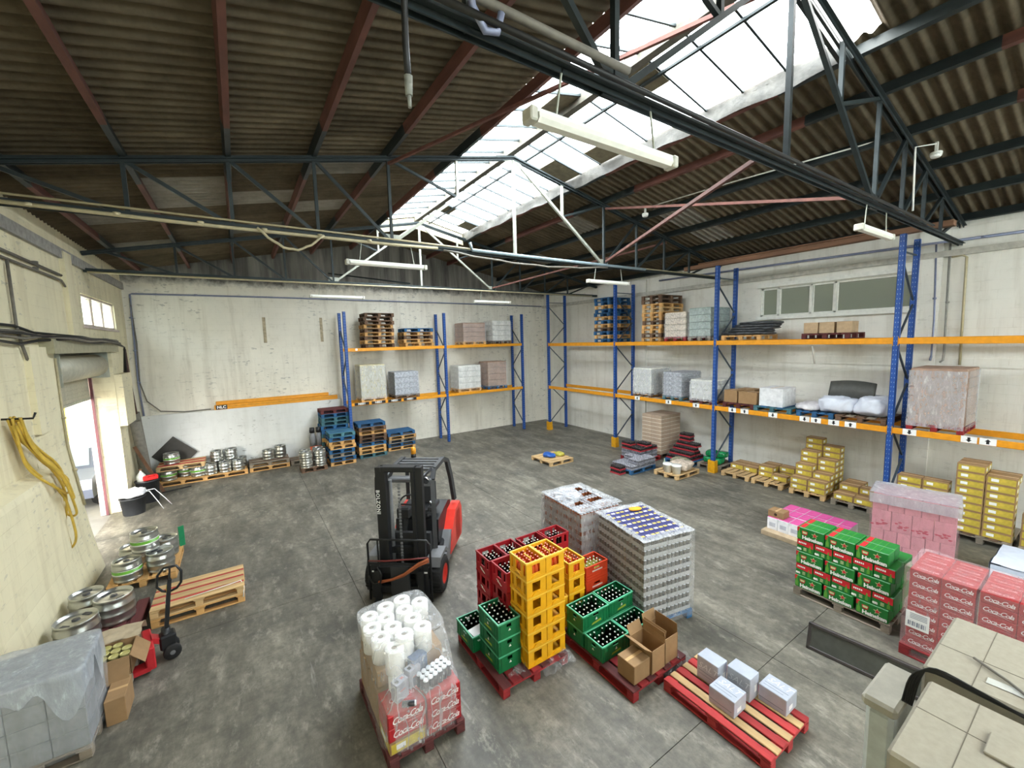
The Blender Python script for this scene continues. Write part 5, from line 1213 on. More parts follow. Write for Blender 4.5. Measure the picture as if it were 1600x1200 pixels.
# ------------------------------------------------------------------ pink film-wrapped pallet
rp = R_(9.5); pc = Vector((9.85, 2.03))
pal(pc.x, pc.y, 0, 'x', 'grey', 'pallet under the pink film wrapped cartons', rz_=rp+PI/2, L=1.12, W_=.78)
z = PH
for li, (h, nn) in enumerate(((.26, 5), (.24, 6), (.36, 4), (.28, 5))):
    for i in range(nn):
        for r in range(2):
            if r == 1 and li < 3: continue
            w = 1.06/nn; q = Matrix.Rotation(rp, 2) @ Vector((-.18+r*.36, .53-w/2-i*w))
            t = thing('pink_carton', f'pale pink carton, wrapped pallet, {ORD[li]} layer, {ORD[i]} from left, {("front", "back")[r]} row', 'carton', (pc.x+q.x, pc.y+q.y, z), rp, 'pink wrapped cartons')
            ob('box_body', B().cbox(-.177, -w/2+.003, 0, .177, w/2-.003, h-.002, .006).mesh('box_body', m_pinkd), t)
            if li == 2:
                sp_ = B(); r_ = random.Random(i)
                for s in range(9): u, v_ = r_.gauss(0, .05), .12+r_.gauss(0, .03); sp_.add([(-.1785, u+a*.03*math.cos(q2), v_+.022*math.sin(q2)*a) for a, q2 in ((1, .3), (.6, 1.6), (1, 2.8), (.7, 4.0), (.8, 5.2))], [(0, 1, 2, 3, 4)])
                ob('red_print', sp_.mesh('red_print', M('red_splash', 'b8475a', .5), recalc=False), t)
    z += h
one('stretch_film', shell(.76, 1.1, 1.22, film_mat('pink_film', 'e2b4bd', .12, .35), 21, .014, False, .1), 'pinkish stretch film round the pink cartons', 'plastic film', (pc.x, pc.y, 0), (0, 0, rp))
one('top_sheet', shell(.80, 1.14, .17, m_filmg, 23, .015, True, 1.135, name='top_sheet'), 'grey plastic sheet draped over the pink wrapped pallet', 'plastic sheet', (pc.x, pc.y, 0), (0, 0, rp))
# white covered low load at the right edge
pal(10.2, .55, 0, 'x', 'grey', 'grey pallet under the white covered load at the right edge', False)
one('white_cover', shell(1.0, 1.0, .42, M('white_sheet', 'ccd6e8', .6, 0, .05), 31, .02, True, PH, name='white_cover'), 'bluish white sheet covering a low load behind the red cases', 'sheet', (10.0, .55, 0))
# dark framed panel leaning on the floor
t = thing('framed_panel', 'dark framed glass panel standing low on the floor beside the beer packs', 'panel', (6.12, 1.62, 0), R_(3), rot=(0, R_(14), R_(5)))
b = B()
for y in (-.58, .54): b.cbox(-.03, y, 0, .03, y+.04, .34, .006)
for z in (0, .30): b.cbox(-.03, -.58, z, .03, .58, z+.04, .006)
ob('frame', b.mesh('frame', M('brown_black_frame', '3a3533', .5)), t); ob('dark_panel', B().box(-.012, -.54, .04, .004, .54, .30).mesh('dark_panel', M('dark_panel', '4a4c47', .35)), t)
# ------------------------------------------------------------------ yellow cartons under the right rack
YL, YW, YH = .39, .27, .155
def ycart(x, y, z, where, rot=PI/2): carton(x, y, z, YL, YW, YH, f'yellow printed carton {where}', rot, 'yellow', 'yellow printed cartons')
for i, (y, k) in enumerate(((6.33, 'pale'), (5.45, 'pale'), (4.48, 'pale'), (3.55, 'grey'))): pal(12.48, y, 0, 'x', k, f'wooden pallet of yellow cartons under the right rack, {ORD[i]} from the far post', W_=.8)
for i, (x, y) in enumerate(((12.5, 6.52), (12.5, 6.12), (12.8, 6.52), (12.8, 6.12))): ycart(x, y, PH, f'on the nearly empty pallet by the yellow post guard, {("front left", "front right", "back left", "back right")[i]}')
for i, (x, y, q) in enumerate(((12.42, 5.66, 0), (12.42, 5.66, 1), (12.3, 5.25, 0), (12.75, 5.66, 0), (12.75, 5.66, 1), (12.75, 5.25, 0), (12.75, 5.25, 1))): ycart(x, y, PH+q*YH, f'on the half empty pallet, {("front left lower", "front left upper", "front right single", "back left lower", "back left upper", "back right lower", "back right upper")[i]}')
for r, (hl, hr) in enumerate(((2, 2), (4, 3), (6, 5), (8, 7))):
    for c, h in enumerate((hl, hr)):
        lo = max(0, (0, 2, 3, 5)[r] if r and c == 0 else (0, 0, 0, 0)[r])
        for q in range(h): ycart(12.05+r*.28, 4.68-c*.4, PH+q*YH, f'in the stepped pile, step {ORD[r]} from the front, {("left", "right")[c]} column, {ORD[q]} up')
for i, (x, y, q) in enumerate(((12.05, 3.72, 0), (12.05, 3.32, 0), (12.4, 3.72, 0), (12.4, 3.72, 1), (12.4, 3.32, 0), (12.4, 3.32, 1), (12.75, 3.72, 0), (12.75, 3.72, 1))): ycart(x, y, PH+q*YH, f'on the low pile by the pink pallet, {ORD[i]} piece from front')
pal(12.35, 1.48, 0, 'x', 'grey', 'grey pallet under the tall yellow carton wall', W_=.8, L=1.1); pal(12.35, 2.36, 0, 'x', 'grey', 'pallet under the lower yellow carton wall', False, W_=.8, L=1.1); pal(12.35, .6, 0, 'x', 'grey', 'pallet under the last yellow cartons at the right edge', W_=.8, L=1.1)
for c in range(2):
    for q in range(9):
        if q == 8 and c == 1: continue
        ycart(12.0, 1.68-c*.4, PH+q*YH, f'in the tall wall, front face, {("left", "right")[c]} column, {ORD[q]} up')
        if q > 6: ycart(12.3, 1.68-c*.4, PH+q*YH, f'in the tall wall, second row, {("left", "right")[c]} column, {ORD[q]} up')
    for q in range(6): ycart(12.0, 2.56-c*.4, PH+q*YH, f'in the lower wall behind the pink pallet, {("left", "right")[c]} column, {ORD[q]} up')
    for q in range((4, 2)[c]): ycart(12.0, .8-c*.4, PH+q*YH, f'at the right picture edge, {("left", "right")[c]} column, {ORD[q]} up')
for q in range(7):
    for c in range(2): ycart(12.3, 1.68-c*.4, PH+q*YH, f'inside the tall wall, second row, {("left", "right")[c]} column, {ORD[q]} up') if False else None
# ------------------------------------------------------------------ goods on the right rack
ZS, ZS2 = ZL+.056, ZU+.056
def wrapped(x, y, z, L, W_, H, pk, name, core, film, seed, along='x', pl=None, layers=4):
    pal(x, y, z, along, pk, f'{pk} pallet under the {name}', False, L=pl[0] if pl else L, W_=pl[1] if pl else W_)
    n = layers
    for i in range(n):
        one('load_layer', B().cbox(-L/2+.015, -W_/2+.015, 0, L/2-.015, W_/2-.015, H/n-.006, .012).mesh('load_layer', core), f'layer of the {name}, {ORD[i]} from its pallet', 'packed goods', (x, y, z+PH+i*H/n), group=f'layers of the {name}')
    one('stretch_film', shell(L, W_, H+.01, film, seed, .018, True, PH*.6), f'stretch film round the {name}', 'plastic film', (x, y, z))
m_lg = M('grey_goods', 'a9adb5', .5, 0, .35, 18); m_lw = M('white_goods', 'd9d9d2', .55, 0, .15, 8); m_lt = M('tan_goods', 'a98b78', .7, 0, .2, 6); m_lb = M('bottle_goods', 'cfc3b2', .5, 0, .3, 20); m_lgr = M('green_grey_goods', '93a39b', .45, 0, .3, 16); m_ly = M('pale_yellow_goods', 'c9c1a0', .6, 0, .2, 8)
wrapped(12.5, 8.52, ZS, 1.1, .72, .80, 'teal', 'grey bottle block on the lower shelf', m_lg, m_film, 41, layers=5)
wrapped(12.5, 7.48, ZS, 1.1, .76, .62, 'maroon', 'white sacks block on the lower shelf', m_lw, m_filmw, 42)
wrapped(12.5, 9.75, ZS, 1.1, .8, .9, 'dark', 'pale drum block on the lower shelf', m_lw, m_filmw, 43)
wrapped(12.5, 2.27, ZS, 1.1, .86, 1.18, 'red', 'tall tan block on the red pallet, lower shelf', m_lt, m_filmw, 44, layers=6)
pal(12.5, 6.33, ZS, 'x', 'maroon', 'maroon pallet under the two brown cartons on the lower shelf', False, W_=.9, L=1.1)
carton(12.22, 6.58, ZS+PH, .42, .38, .36, 'tan carton on the lower shelf nearest the middle upright'); carton(12.22, 6.1, ZS+PH, .42, .5, .34, 'wide sagging tan carton on the lower shelf'); carton(12.75, 6.4, ZS+PH, .45, .5, .36, 'tan carton at the back of the maroon pallet on the lower shelf')
pal(12.5, 5.42, ZS, 'x', 'teal', 'teal pallet under the big white carton on the lower shelf', False, W_=.95, L=1.1)
carton(12.4, 5.48, ZS+PH, .75, .6, .5, 'large white carton on the teal pallet, lower shelf', mat=M('white_carton', 'e3e4e6', .6))
pal(12.5, 4.42, ZS, 'x', 'blue', 'blue pallet under the plastic sheeting on the lower shelf', False, W_=.8, L=1.1)
one('sheeting', lump(.9, .62, .2, M('white_red_sheet', 'd6d3d6', .5, 0, .2, 6), 51, .7, .25, 'sheeting'), 'folded white and red plastic sheeting on the lower shelf', 'sheeting', (12.4, 4.62, ZS+PH))
pal(12.5, 3.5, ZS, 'x', 'dark', 'dark pallet under the big white bags on the lower shelf', False, W_=.95, L=1.1)
m_bag = M('white_bag', 'd3d8e4', .5, 0, .05, bmp=.3)
one('white_bag', lump(.95, .8, .42, m_bag, 53, .6, .16, 'white_bag', (44, 18)), 'large white bag slumped on the lower shelf below the dark panel', 'bag', (12.42, 4.02, ZS+PH))
one('white_bag', lump(.95, .6, .46, m_bag, 55, .6, .14, 'white_bag', (40, 18)), 'clear white bag beside the blue upright on the lower shelf', 'bag', (12.42, 3.36, ZS+PH))
def pan(u, v): return (.02*math.sin(u*PI), (u-.5)*.9, v*(.38+.05*math.sin(u*PI)))
b = B(); b.grid(pan, 18, 2); b.grid(lambda u, v: (pan(u, v)[0]+.05, pan(u, v)[1], pan(u, v)[2]), 18, 2); b.grid(lambda u, v: (pan(u, 1)[0]+.05*v, pan(u, 1)[1], pan(u, 1)[2]), 18, 1); b.grid(lambda u, v: (pan(u, 0)[0]+.05*v, pan(u, 0)[1], pan(u, 0)[2]), 18, 1)
for e in (0, 1): b.grid(lambda u, v: (pan(e, v)[0]+.05*u, pan(e, v)[1], pan(e, v)[2]), 1, 2)
one('headboard_panel', b.mesh('headboard_panel', M('charcoal_panel', '4a4a46', .6), weld=True), 'charcoal panel with curved top lying on the white bag', 'panel', (12.25, 3.80, ZS+PH+.40), (0, R_(20), 0))
# upper shelf
stack(12.6, 9.42, ZS2, 'x', ['fresh', 'dark', 'fresh', 'fresh', 'dark', 'fresh', 'fresh', 'pale', 'fresh', 'dark', 'dark'], 'on the upper shelf')
stack(12.6, 11.75, ZS2, 'x', ['blue', 'fresh', 'blue', 'dark', 'fresh', 'blue', 'fresh', 'blue', 'blue', 'fresh', 'blue', 'blue'], 'on the far bay shelf')
wrapped(12.5, 8.44, ZS2, 1.1, .8, .80, 'red', 'pale bottle block on the upper shelf', m_lb, m_filml, 61, layers=4)
wrapped(12.5, 7.58, ZS2, 1.1, .74, .88, 'grey', 'green grey block on the upper shelf', m_lgr, m_film, 62, layers=4)
pal(12.5, 6.35, ZS2, 'x', 'fresh', 'pallet under the dark bundled sheeting on the upper shelf', False, W_=1.1, L=1.0)
for i in range(5): one('dark_bundle', lump(.75, 1.25-.06*i, .1, M('dark_sheeting', '3f4144', .4, 0, .4, 12), 71+i, .6, .3, 'dark_bundle', (34, 10)), f'folded dark sheeting on the upper shelf, {ORD[i]} layer up', 'sheeting', (12.45, 6.3-.07*i, ZS2+PH+i*.07), (0, 0, .05*i))
pal(12.5, 4.3, ZS2, 'x', 'maroon', 'maroon pallet under three tan cartons on the upper shelf', False, W_=1.0, L=1.0)
for i, y in enumerate((4.66, 4.32, 3.96)): carton(12.35, y, ZS2+PH, .4, .31, .27, f'tan carton on the upper shelf, {ORD[i]} of three from the left', mat=M('tan_card', 'b89d7c', .8))
pipe('hanging_rag', [(12.0, 4.55, ZU-.1), (11.98, 4.5, ZU-.3), (11.99, 4.47, ZU-.55)], .025, M('rag', 'b8b3a8', .9), 'pale rag hanging from the upper rack beam', 'rag')
# goods on the far rack (behind the forklift)
wrapped(4.2, 16.35, 2.05, .95, .85, 1.25, 'fresh', 'tall pale yellow block on the far rack', m_ly, m_filmw, 81, layers=6)
wrapped(5.5, 16.35, 2.05, 1.0, .85, .9, 'dark', 'grey block on the far rack lower shelf', m_lg, m_film, 82)
wrapped(8.3, 16.35, 2.05, 1.1, .85, 1.0, 'fresh', 'white block on the far rack lower shelf', m_lw, m_film, 83)
wrapped(9.7, 16.35, 2.05, 1.0, .85, 1.1, 'blue', 'tan block on the far rack lower shelf', m_lt, m_film, 84)
stack(4.55, 16.35, 4.07, 'x', ['dark', 'fresh', 'dark', 'fresh', 'dark', 'fresh', 'dark', 'dark', 'dark'], 'high by the far post', L=1.1, W_=.8)
stack(6.1, 16.35, 4.07, 'x', ['fresh', 'fresh', 'dark', 'fresh', 'blue'], 'high on the far rack', L=1.2)
wrapped(8.6, 16.35, 4.07, 1.1, .85, .8, 'fresh', 'tan block on the far rack upper shelf', m_lt, m_film, 85)
wrapped(10.0, 16.35, 4.07, 1.0, .85, .9, 'dark', 'white block on the far rack upper shelf', m_lw, m_film, 86)
# ------------------------------------------------------------------ floor goods at the far right
# tall stack of beige cases under the rack
m_beige = M('beige_case', 'b09a86', .8, 0, .1, 6, rnd=.06)
pal(12.5, 9.3, 0, 'x', 'dark', 'pallet under the tall beige case stack', False)
for q in range(10):
    for c in range(2):
        t = thing('beige_case', f'beige case in the tall stack below the rack, {ORD[q]} up, {("left", "right")[c]}', 'carton', (12.45, 9.5-c*.41, PH+q*.135), 0, 'beige cases')
        k = 'beigecase'
        if k not in CM: CM[k] = (B().cbox(-.53, -.2, 0, .53, .2, .133, .006).mesh('box_body', m_beige), B().box(-.532, -.2, .0, -.53, .2, .022).box(-.53, -.202, 0, .53, -.2, .022).mesh('pale_edge', M('pale_edge', 'd3c7b4', .8)))
        ob('box_body', CM[k][0], t); ob('pale_edge', CM[k][1], t)
m_canpk = M('dark_can_pack', '332c2c', .35, .2, .4, 22); m_redtr = M('red_tray', 'a3323a', .5)
def dpack(x, y, z, label, silver_=False, L=.4, W_=.27, H=.13):
    k = ('dpack', silver_)
    if k not in CM:
        cn = B()
        for i in range(6):
            for j in range(4): cn.lathe([(.03, .02), (.031, .1), (.024, .125), (.012, .13), (.0001, .13)], 8, X=T(-L/2+(i+.5)*L/6, -W_/2+(j+.5)*W_/4, 0))
        CM[k] = (cn.mesh('bottle_group', M('silver_can', '9a9aa2', .3, .6, .3, 20) if silver_ else m_canpk), B().box(-L/2, -W_/2, 0, L/2, W_/2, .045).mesh('tray_edge', m_redtr if not silver_ else M('can_tray_grey', '8a8a93', .5)))
    t = thing('drinks_pack', label, 'drinks pack', (x, y, z), PI/2, 'shrink wrapped drinks packs'); o = ob('bottle_group', CM[k][0], t); o['kind'] = 'stuff'; ob('tray_edge', CM[k][1], t)
pal(12.35, 8.15, 0, 'x', 'blue', 'blue pallet under the dark drinks pyramid', W_=.9, L=1.25)
pyr = [(0, [(11.95, 8.4), (11.95, 7.98), (12.25, 8.4), (12.25, 7.98), (12.55, 8.4), (12.55, 7.98)]), (1, [(12.1, 8.4), (12.1, 8.0), (12.4, 8.4), (12.4, 8.0), (12.7, 8.3)]), (2, [(12.3, 8.4), (12.3, 8.0), (12.6, 8.3)]), (3, [(12.4, 8.35), (12.4, 7.98)]), (4, [(12.5, 8.3)]), (5, [(12.5, 8.3)])]
for q, L_ in pyr:
    for i, (x, y) in enumerate(L_): dpack(x, y, PH+q*.133, f'dark drinks pack in the pyramid below the rack, {ORD[q]} tier, {ORD[i]} from the front')
pal(11.35, 9.3, 0, 'x', 'red', 'red pallet of drinks packs left of the dark pyramid', W_=.9, L=1.0)
for q in range(4):
    for i in range(6):
        if q == 3 and i % 3: continue
        dpack(10.98+(i // 2)*.3, 9.5-(i % 2)*.42, PH+q*.133, f'drinks pack on the red pallet, {ORD[q]} tier, {ORD[i]} piece', q < 2)
pal(10.32, 8.72, 0, 'x', 'blue', 'blue pallet of silver can trays on the open floor', W_=.8, L=1.15)
for q in range(2):
    for i in range(8):
        if q == 1 and i in (0, 1, 2, 6): continue
        dpack(9.9+(i // 2)*.285, 8.93-(i % 2)*.41, PH+q*.133, f'silver can tray on the blue floor pallet, {ORD[q]} tier, {ORD[i]} piece', True)
dpack(9.62, 8.75, .0, 'single drinks pack on the floor beside the blue pallet', False); dpack(9.62, 8.75, .133, 'drinks pack on top of the single one beside the blue pallet', False)
pal(10.95, 7.6, 0, 'x', 'pale', 'wooden pallet with white buckets near the yellow post guard', W_=.82, L=1.1)
def bucket(x, y, label):
    t = thing('white_bucket', label, 'bucket', (x, y, PH), 0, 'white buckets')
    ob('bucket_body', B().lathe([(.11, 0), (.135, .22), (.145, .225), (.145, .25), (.13, .25)], 20).mesh('bucket_body', m_white), t); ob('lid', B().lathe([(.14, .25), (.14, .265), (.0001, .262)], 20).mesh('lid', m_white), t)
bucket(10.55, 7.62, 'white bucket, left of the two on the wooden pallet'); bucket(10.6, 7.36, 'white bucket, right of the two on the wooden pallet')
one('sack_pile', lump(.55, .6, .28, M('beige_sack', 'c3b3a3', .8, 0, .3, 12), 91, .6, .2, 'sack_pile', (34, 14)), 'lumpy beige sacks behind the white buckets', 'sack', (11.05, 7.5, PH)); one('sack_pile', lump(.5, .55, .26, M('olive_sack', '8d8b72', .8, 0, .3, 12), 93, .6, .2, 'sack_pile', (34, 14)), 'olive sack at the back of the bucket pallet', 'sack', (11.3, 7.72, PH))
t = thing('glass_bottle', 'clear glass bottle standing behind the white buckets', 'bottle', (10.7, 7.85, PH)); ob('bottle_body', B().lathe([(.04, 0), (.042, .2), (.015, .27), (.015, .33), (.0001, .33)], 12).mesh('bottle_body', M('clear_green_glass', 'a9b9a5', .1)), t)
pal(12.6, 7.3-.02, 0, 'x', 'grey', 'grey pallet under the green wrapped bottles at the rack foot', False, W_=.75, L=1.0)
for i, (x, y, q) in enumerate(((12.45, 7.45, 0), (12.45, 7.15, 0), (12.75, 7.3, 0), (12.5, 7.4, 1), (12.6, 7.1, 1))):
    one('green_pack', lump(.34, .30, .19, M('green_bottle_film', '17844c', .18, 0, .4, 14), 101+i, .5, .12, 'green_pack', (28, 12)), f'green film pack of bottles behind the yellow post guard, {ORD[i]} piece', 'drinks pack', (x, y, PH+q*.19), group='green bottle packs')
pal(8.85, 11.05, 0, 'x', 'pale', 'wooden pallet on the open floor behind the wrapped cans', W_=1.1, L=1.0)
one('blue_bag', lump(.35, .4, .14, M('blue_plastic', '2b5aa8', .4, 0, .2), 111, .6, .3, 'blue_bag'), 'small blue plastic bundle on the lone floor pallet', 'bundle', (8.75, 11.1, PH)); one('yellow_bag', lump(.3, .35, .12, M('yellow_plastic', 'b9b04a', .5, 0, .2), 113, .6, .3, 'yellow_bag'), 'yellowish bundle on the lone floor pallet', 'bundle', (9.15, 11.0, PH))
# ------------------------------------------------------------------ left: kegs by the door pier
pal(-1.74, 10.15, 0, 'y', 'fresh', 'orange wooden pallet under the kegs by the cream wall', L=1.25, W_=.95)
keg(-1.95, 9.72, PH, 'green banded keg at the near left of the keg pallet by the cream wall', .21, .36, True)
keg(-1.50, 9.80, PH, 'steel keg with a paper label, near right of the keg pallet', .21, .36)
keg(-1.96, 10.35, PH, 'steel keg at the back left of the keg pallet by the cream wall', .21, .36)
keg(-1.50, 10.42, PH, 'steel keg at the back right of the keg pallet, beside the green crate', .21, .36)
keg(-1.72, 10.0, PH+.36, 'green banded keg standing on top of the others by the cream wall', .21, .36, True)
crates('green', -1.42, 10.6+.0, PH+.36, 1, 'y', 'perched behind the kegs by the cream wall') if False else None
one('green_sign', B().cbox(-.05, -.01, 0, .05, .01, .42, .004).mesh('green_sign', M('green_plastic', '1d8455', .5)), 'green plastic sheet standing behind the keg pallet', 'sheet', (-1.27, 10.7, PH), (0, 0, .5))
pal(-1.98, 8.15, 0, 'y', 'maroon', 'dark red pallet under the three big kegs', L=1.2, W_=.9)
keg(-1.86, 8.32, PH, 'wide steel keg, right of the three beside the pallet jack', .24, .40); keg(-2.3, 8.5-.02, PH, 'wide steel keg, rear of the three against the cream wall', .22, .40) if False else keg(-2.22, 8.62-.0, PH, 'wide steel keg, rear of the three against the cream wall', .21, .40)
keg(-2.16, 7.86, PH, 'wide steel keg, front of the three behind the grey wrapped load', .24, .40)
# stack of two striped pallets with strap
pal(-.82, 8.33, 0, 'x', 'fresh', 'lower wooden pallet of the pair behind the pallet jack', W_=.8); pal(-.82, 8.33, PH, 'x', 'mixed', 'upper wooden and red striped pallet behind the pallet jack', W_=.8, nb=7)
pipe('strapping', [(-1.0, 8.0, .3), (-.4, 8.05, .31), (-.26, 8.1, .3), (-.22, 7.95, .25), (-.24, 7.90, .1)], .008, M('white_strap', 'e8e6e0', .5), 'loose white strapping on the striped pallet', 'strap')
pal(-1.72, 8.62, 0, 'x', 'maroon', 'flat maroon pallet between the kegs and the striped pallets', W_=.5, L=.55) if False else None
# pallet jack
m_jr = M('jack_red', 'b9222a', .45, 0, .08)
def jack(loc, rz_):
    # local: forks run towards -x, handle at +x
    t = thing('pallet_jack', 'red hand pallet jack with black handle loop', 'pallet jack', loc, rz_)
    P = lambda n, b, m, par=None: ob(n, b.mesh(n, m), par or t)
    for s in (-1, 1):
        b = B(); b.prism([(-1.1, .06), (0, .06), (0, .12), (-1.1, .1)], 'y', s*.19-.08, s*.19+.08); P('fork', b, m_jr)
        P('load_roller', B().cyl((-1.0, s*.19-.05, .045), (-1.0, s*.19+.05, .045), .042, n=12), m_tyre)
    b = B(); b.cbox(-.04, -.27, .06, .06, .27, .36, .015); b.prism([(.05, .3), (.28, .16), (.28, .22), (.05, .38)], 'y', -.07, .07); P('headstock', b, m_jr)
    P('pump', B().cyl((.2, 0, .12), (.2, 0, .42), .06, .05, 14), m_fblk); P('pump_housing', B().cbox(.12, -.09, .14, .3, .09, .34, .02), m_fblk)
    for s in (-1, 1):
        o = P('steer_wheel', B().lathe([(.03, -.03), (.09, -.03), (.1, -.02), (.1, .02), (.09, .03), (.03, .03)], 20, X=T(.24, s*.1, .1, rx=PI/2)), m_tyre); P('hub', B().cyl((.24, s*.1-.035, .1), (.24, s*.1+.035, .1), .03, n=10), m_fgrey, o)
    P('handle_pole', B().bar((.21, 0, .4), (.30, 0, 1.08), .055, .045), m_fblk)
    pts = [(.285+u, -.35*u, z) for u, z in ((0, .9), (.08, .93), (.13, 1.0), (.145, 1.16), (.1, 1.25), (-.03, 1.25), (-.1, 1.16), (-.12, 1.0), (-.07, .93), (0, .9))]
    P('handle_loop', B().tube(pts, .016, 8), m_fblk); P('lever', B().tube([(.3, 0, 1.08), (.305, .04, 1.14), (.307, .06, 1.12)], .01), m_fblk); P('handle_stem', B().bar((.3, 0, 1.05), (.315, 0, 1.23), .03, .02), m_fblk)
    P('yellow_sticker', B().box(-.0, -.018, -.05, .002, .018, .05), M('sticker_yellow', 'e3c61c', .5)).location = (.258, 0, .96)
    bpy.data.objects[t.children[-1].name].rotation_euler = (0, R_(7.5), 0)
    P('white_sticker', B().box(0, -.015, -.1, .002, .015, .1), m_paper).location = (.232, 0, .72); bpy.data.objects[t.children[-1].name].rotation_euler = (0, R_(7.5), 0)
jack((-1.32, 7.05, 0), R_(12))
# pallet on the forks: tray cartons, open box of cans
pal(-1.90, 6.95, .125, 'x', 'grey', 'wooden pallet lifted on the jack forks', W_=.85, L=1.0)
carton(-1.72, 7.17, .27, .60, .34, .22, 'flat beige carton on the lifted pallet beside the jack', mat=M('beige_card', 'b6a68c', .85)); 
def cover(u, v): return (-.33+u*.66+.01*math.sin(v*9), -.19+v*.42, .03*n3((u*5, v*5, 3))-(.14*(v-.85)/.15 if v > .85 else 0)+.012)
one('card_sheet', B().grid(cover, 20, 14).mesh('card_sheet', M('beige_card', 'b6a68c', .85), recalc=False), 'bent beige card sheet lying over the flat carton', 'sheet', (-1.69, 7.14, .505))
oc = open_carton(-1.60, 6.74, .27, .42, .42, .24, 'open brown carton of gold lidded cans beside the grey wrapped load', [('X', .2, R_(-50)), ('y', .26, R_(-62))])
can_me = B().lathe([(.05, 0), (.05, .14), (.046, .145), (.044, .138), (.0001, .138)], 16, mf=[0, 1, 1, 1]).mesh('gold_can', M('can_side_gold', '8c8455', .35, .5), M('gold_lid', 'd6cf8a', .3, .5))
for i in range(4):
    for j in range(3):
        if (i, j) == (3, 2): continue
        one('gold_can', can_me, f'gold lidded can in the open carton, {ORD[i]} column, {ORD[j]} row', 'can', (-1.755+i*.103, 6.60+j*.115, .276+.105), group='gold lidded cans')
for i in range(1): one('can_tier', B().cbox(-.20, -.20, 0, .20, .20, .103, .004).mesh('can_tier', m_kraftd), 'cardboard insert under the gold lidded cans', 'insert', (-1.60, 6.74, .2765))
carton(-1.47, 6.28, 0, .18, .38, .30, 'upright brown carton on the floor below the open can carton', style='plain')
# grey film covered load in the left foreground
pal(-2.01, 6.065, 0, 'x', 'grey', 'pallet under the grey covered load in the left corner', False, L=.84, W_=.7)
m_gblk = M('grey_block', '8d9092', .8, 0, .15, 7, rnd=.1)
for q in range(4):
    for i in range(3):
        for j in range(2): one('grey_block', B().cbox(-.138, -.165, 0, .138, .165, .208, .006).mesh('grey_block', m_gblk), f'grey block under the film in the left corner, {ORD[q]} tier, {ORD[i]} from the wall, {("near", "far")[j]}', 'block', (-2.29+i*.28, 5.895+j*.335, PH+q*.21), group='grey blocks')
one('stretch_film', shell(.86, .72, .86, m_film, 121, .02, False, .12), 'clear film round the grey blocks in the left corner', 'plastic film', (-2.01, 6.065, 0))
RG = lambda a: .16+.09*math.sin(a*5)+.06*math.sin(a*11)
def drape(u, v):
    a = u*2*PI; c, s_ = math.cos(a), math.sin(a); m_ = (abs(c)**10+abs(s_)**10)**.1; x, y = c/m_*.45, s_/m_*.385; k = min(1, v*1.6); dn = max(0, v*1.6-1)/.6
    return (x*k*(1+.03*dn)+.012*n3((x*9, y*9, v*3)), y*k*(1+.04*dn)+.012*n3((y*9, x*9, v*4)), 1.015+.012*n3((x*k*6, y*k*6, 1))-dn*RG(a)*1.6)
one('draped_sheet', B().grid(drape, 96, 22).mesh('draped_sheet', m_filmg, recalc=False), 'milky plastic sheet draped over the grey load in the left corner', 'plastic sheet', (-2.01, 6.065, 0))
one('film_scrap', lump(.8, .35, .25, m_filmw, 125, .8, .4, 'film_scrap', (40, 16)), 'crumpled clear film at the foot of the grey load', 'plastic film', (-1.6, 4.9, .0)) if False else None
one('film_heap', lump(.7, .4, .5, m_filmg, 127, .8, .45, 'film_heap', (44, 18)), 'crumpled clear film heap in the very corner of the picture', 'plastic film', (-1.72, 4.86, 0.0))
# ------------------------------------------------------------------ doorway clutter
def bin_(x, y, label, r=.24, h=.5):
    t = thing('black_tub', label, 'tub', (x, y, 0)); ob('tub_body', B().lathe([(r*.82, 0), (r*.84, .01), (r, h-.03), (r*1.05, h-.03), (r*1.05, h), (r*.95, h), (r*.8, .05), (.0001, .05)], 24).mesh('tub_body', M('tub_black', '2d2f33', .5)), t); return t
bin_(-2.56, 14.1, 'black tub heaped with white strapping by the doorway', .26, .45); bin_(-2.38, 15.0, 'black tub behind, holding a red case by the doorway', .26, .62)
ms = M('strap_white', 'eceef2', .5)
t = thing('strap_tangle', 'tangled heap of white strapping spilling from the black tub', 'strapping', (-2.56, 14.1, .44)); r_ = random.Random(9)
for k in range(16):
    a0 = r_.uniform(0, 6.3); pts = [(.27*math.cos(a0+i*.75)*(1-.05*i*r_.random()), .27*math.sin(a0+i*.75), .05+.12*r_.random()+.02*(i % 2)) for i in range(9)]
    ob('strap', B().tube(pts, .009, 5).mesh('strap', ms), t)
ob('strap_core', lump(.5, .5, .18, ms, 4, .9, .3, 'strap_core'), t)
for k, e in enumerate(((.5, -.1), (.62, .12))): ob('strap', B().tube([(.15, 0, .12), (e[0]*.7, e[1]*.7, .1), (e[0], e[1], -.2), (e[0]*1.2, e[1]*1.2, -.425)], .009, 5).mesh('strap', ms), t)
t = thing('red_case', 'small red plastic case lying in the rear tub', 'case', (-2.3, 14.95, .62), .3); ob('case_body', B().cbox(-.16, -.1, 0, .16, .1, .12, .02).mesh('case_body', M('case_red', 'd2201f', .45)), t); ob('handle', B().tube([(-.06, -.1, .1), (-.06, -.14, .14), (.06, -.14, .14), (.06, -.1, .1)], .012).mesh('handle', M('case_red', 'd2201f')), t)
t = thing('jerrycan', 'whitish plastic bottle standing in the rear tub', 'canister', (-2.5, 15.0, .5)); ob('bottle_body', B().lathe([(.1, 0), (.1, .26), (.05, .34), (.03, .36), (.03, .4)], 16).mesh('bottle_body', M('milky_plastic', 'cfd2cc', .4)), t); ob('cap', B().cyl((0, 0, .4), (0, 0, .44), .035).mesh('cap', m_brownw), t)
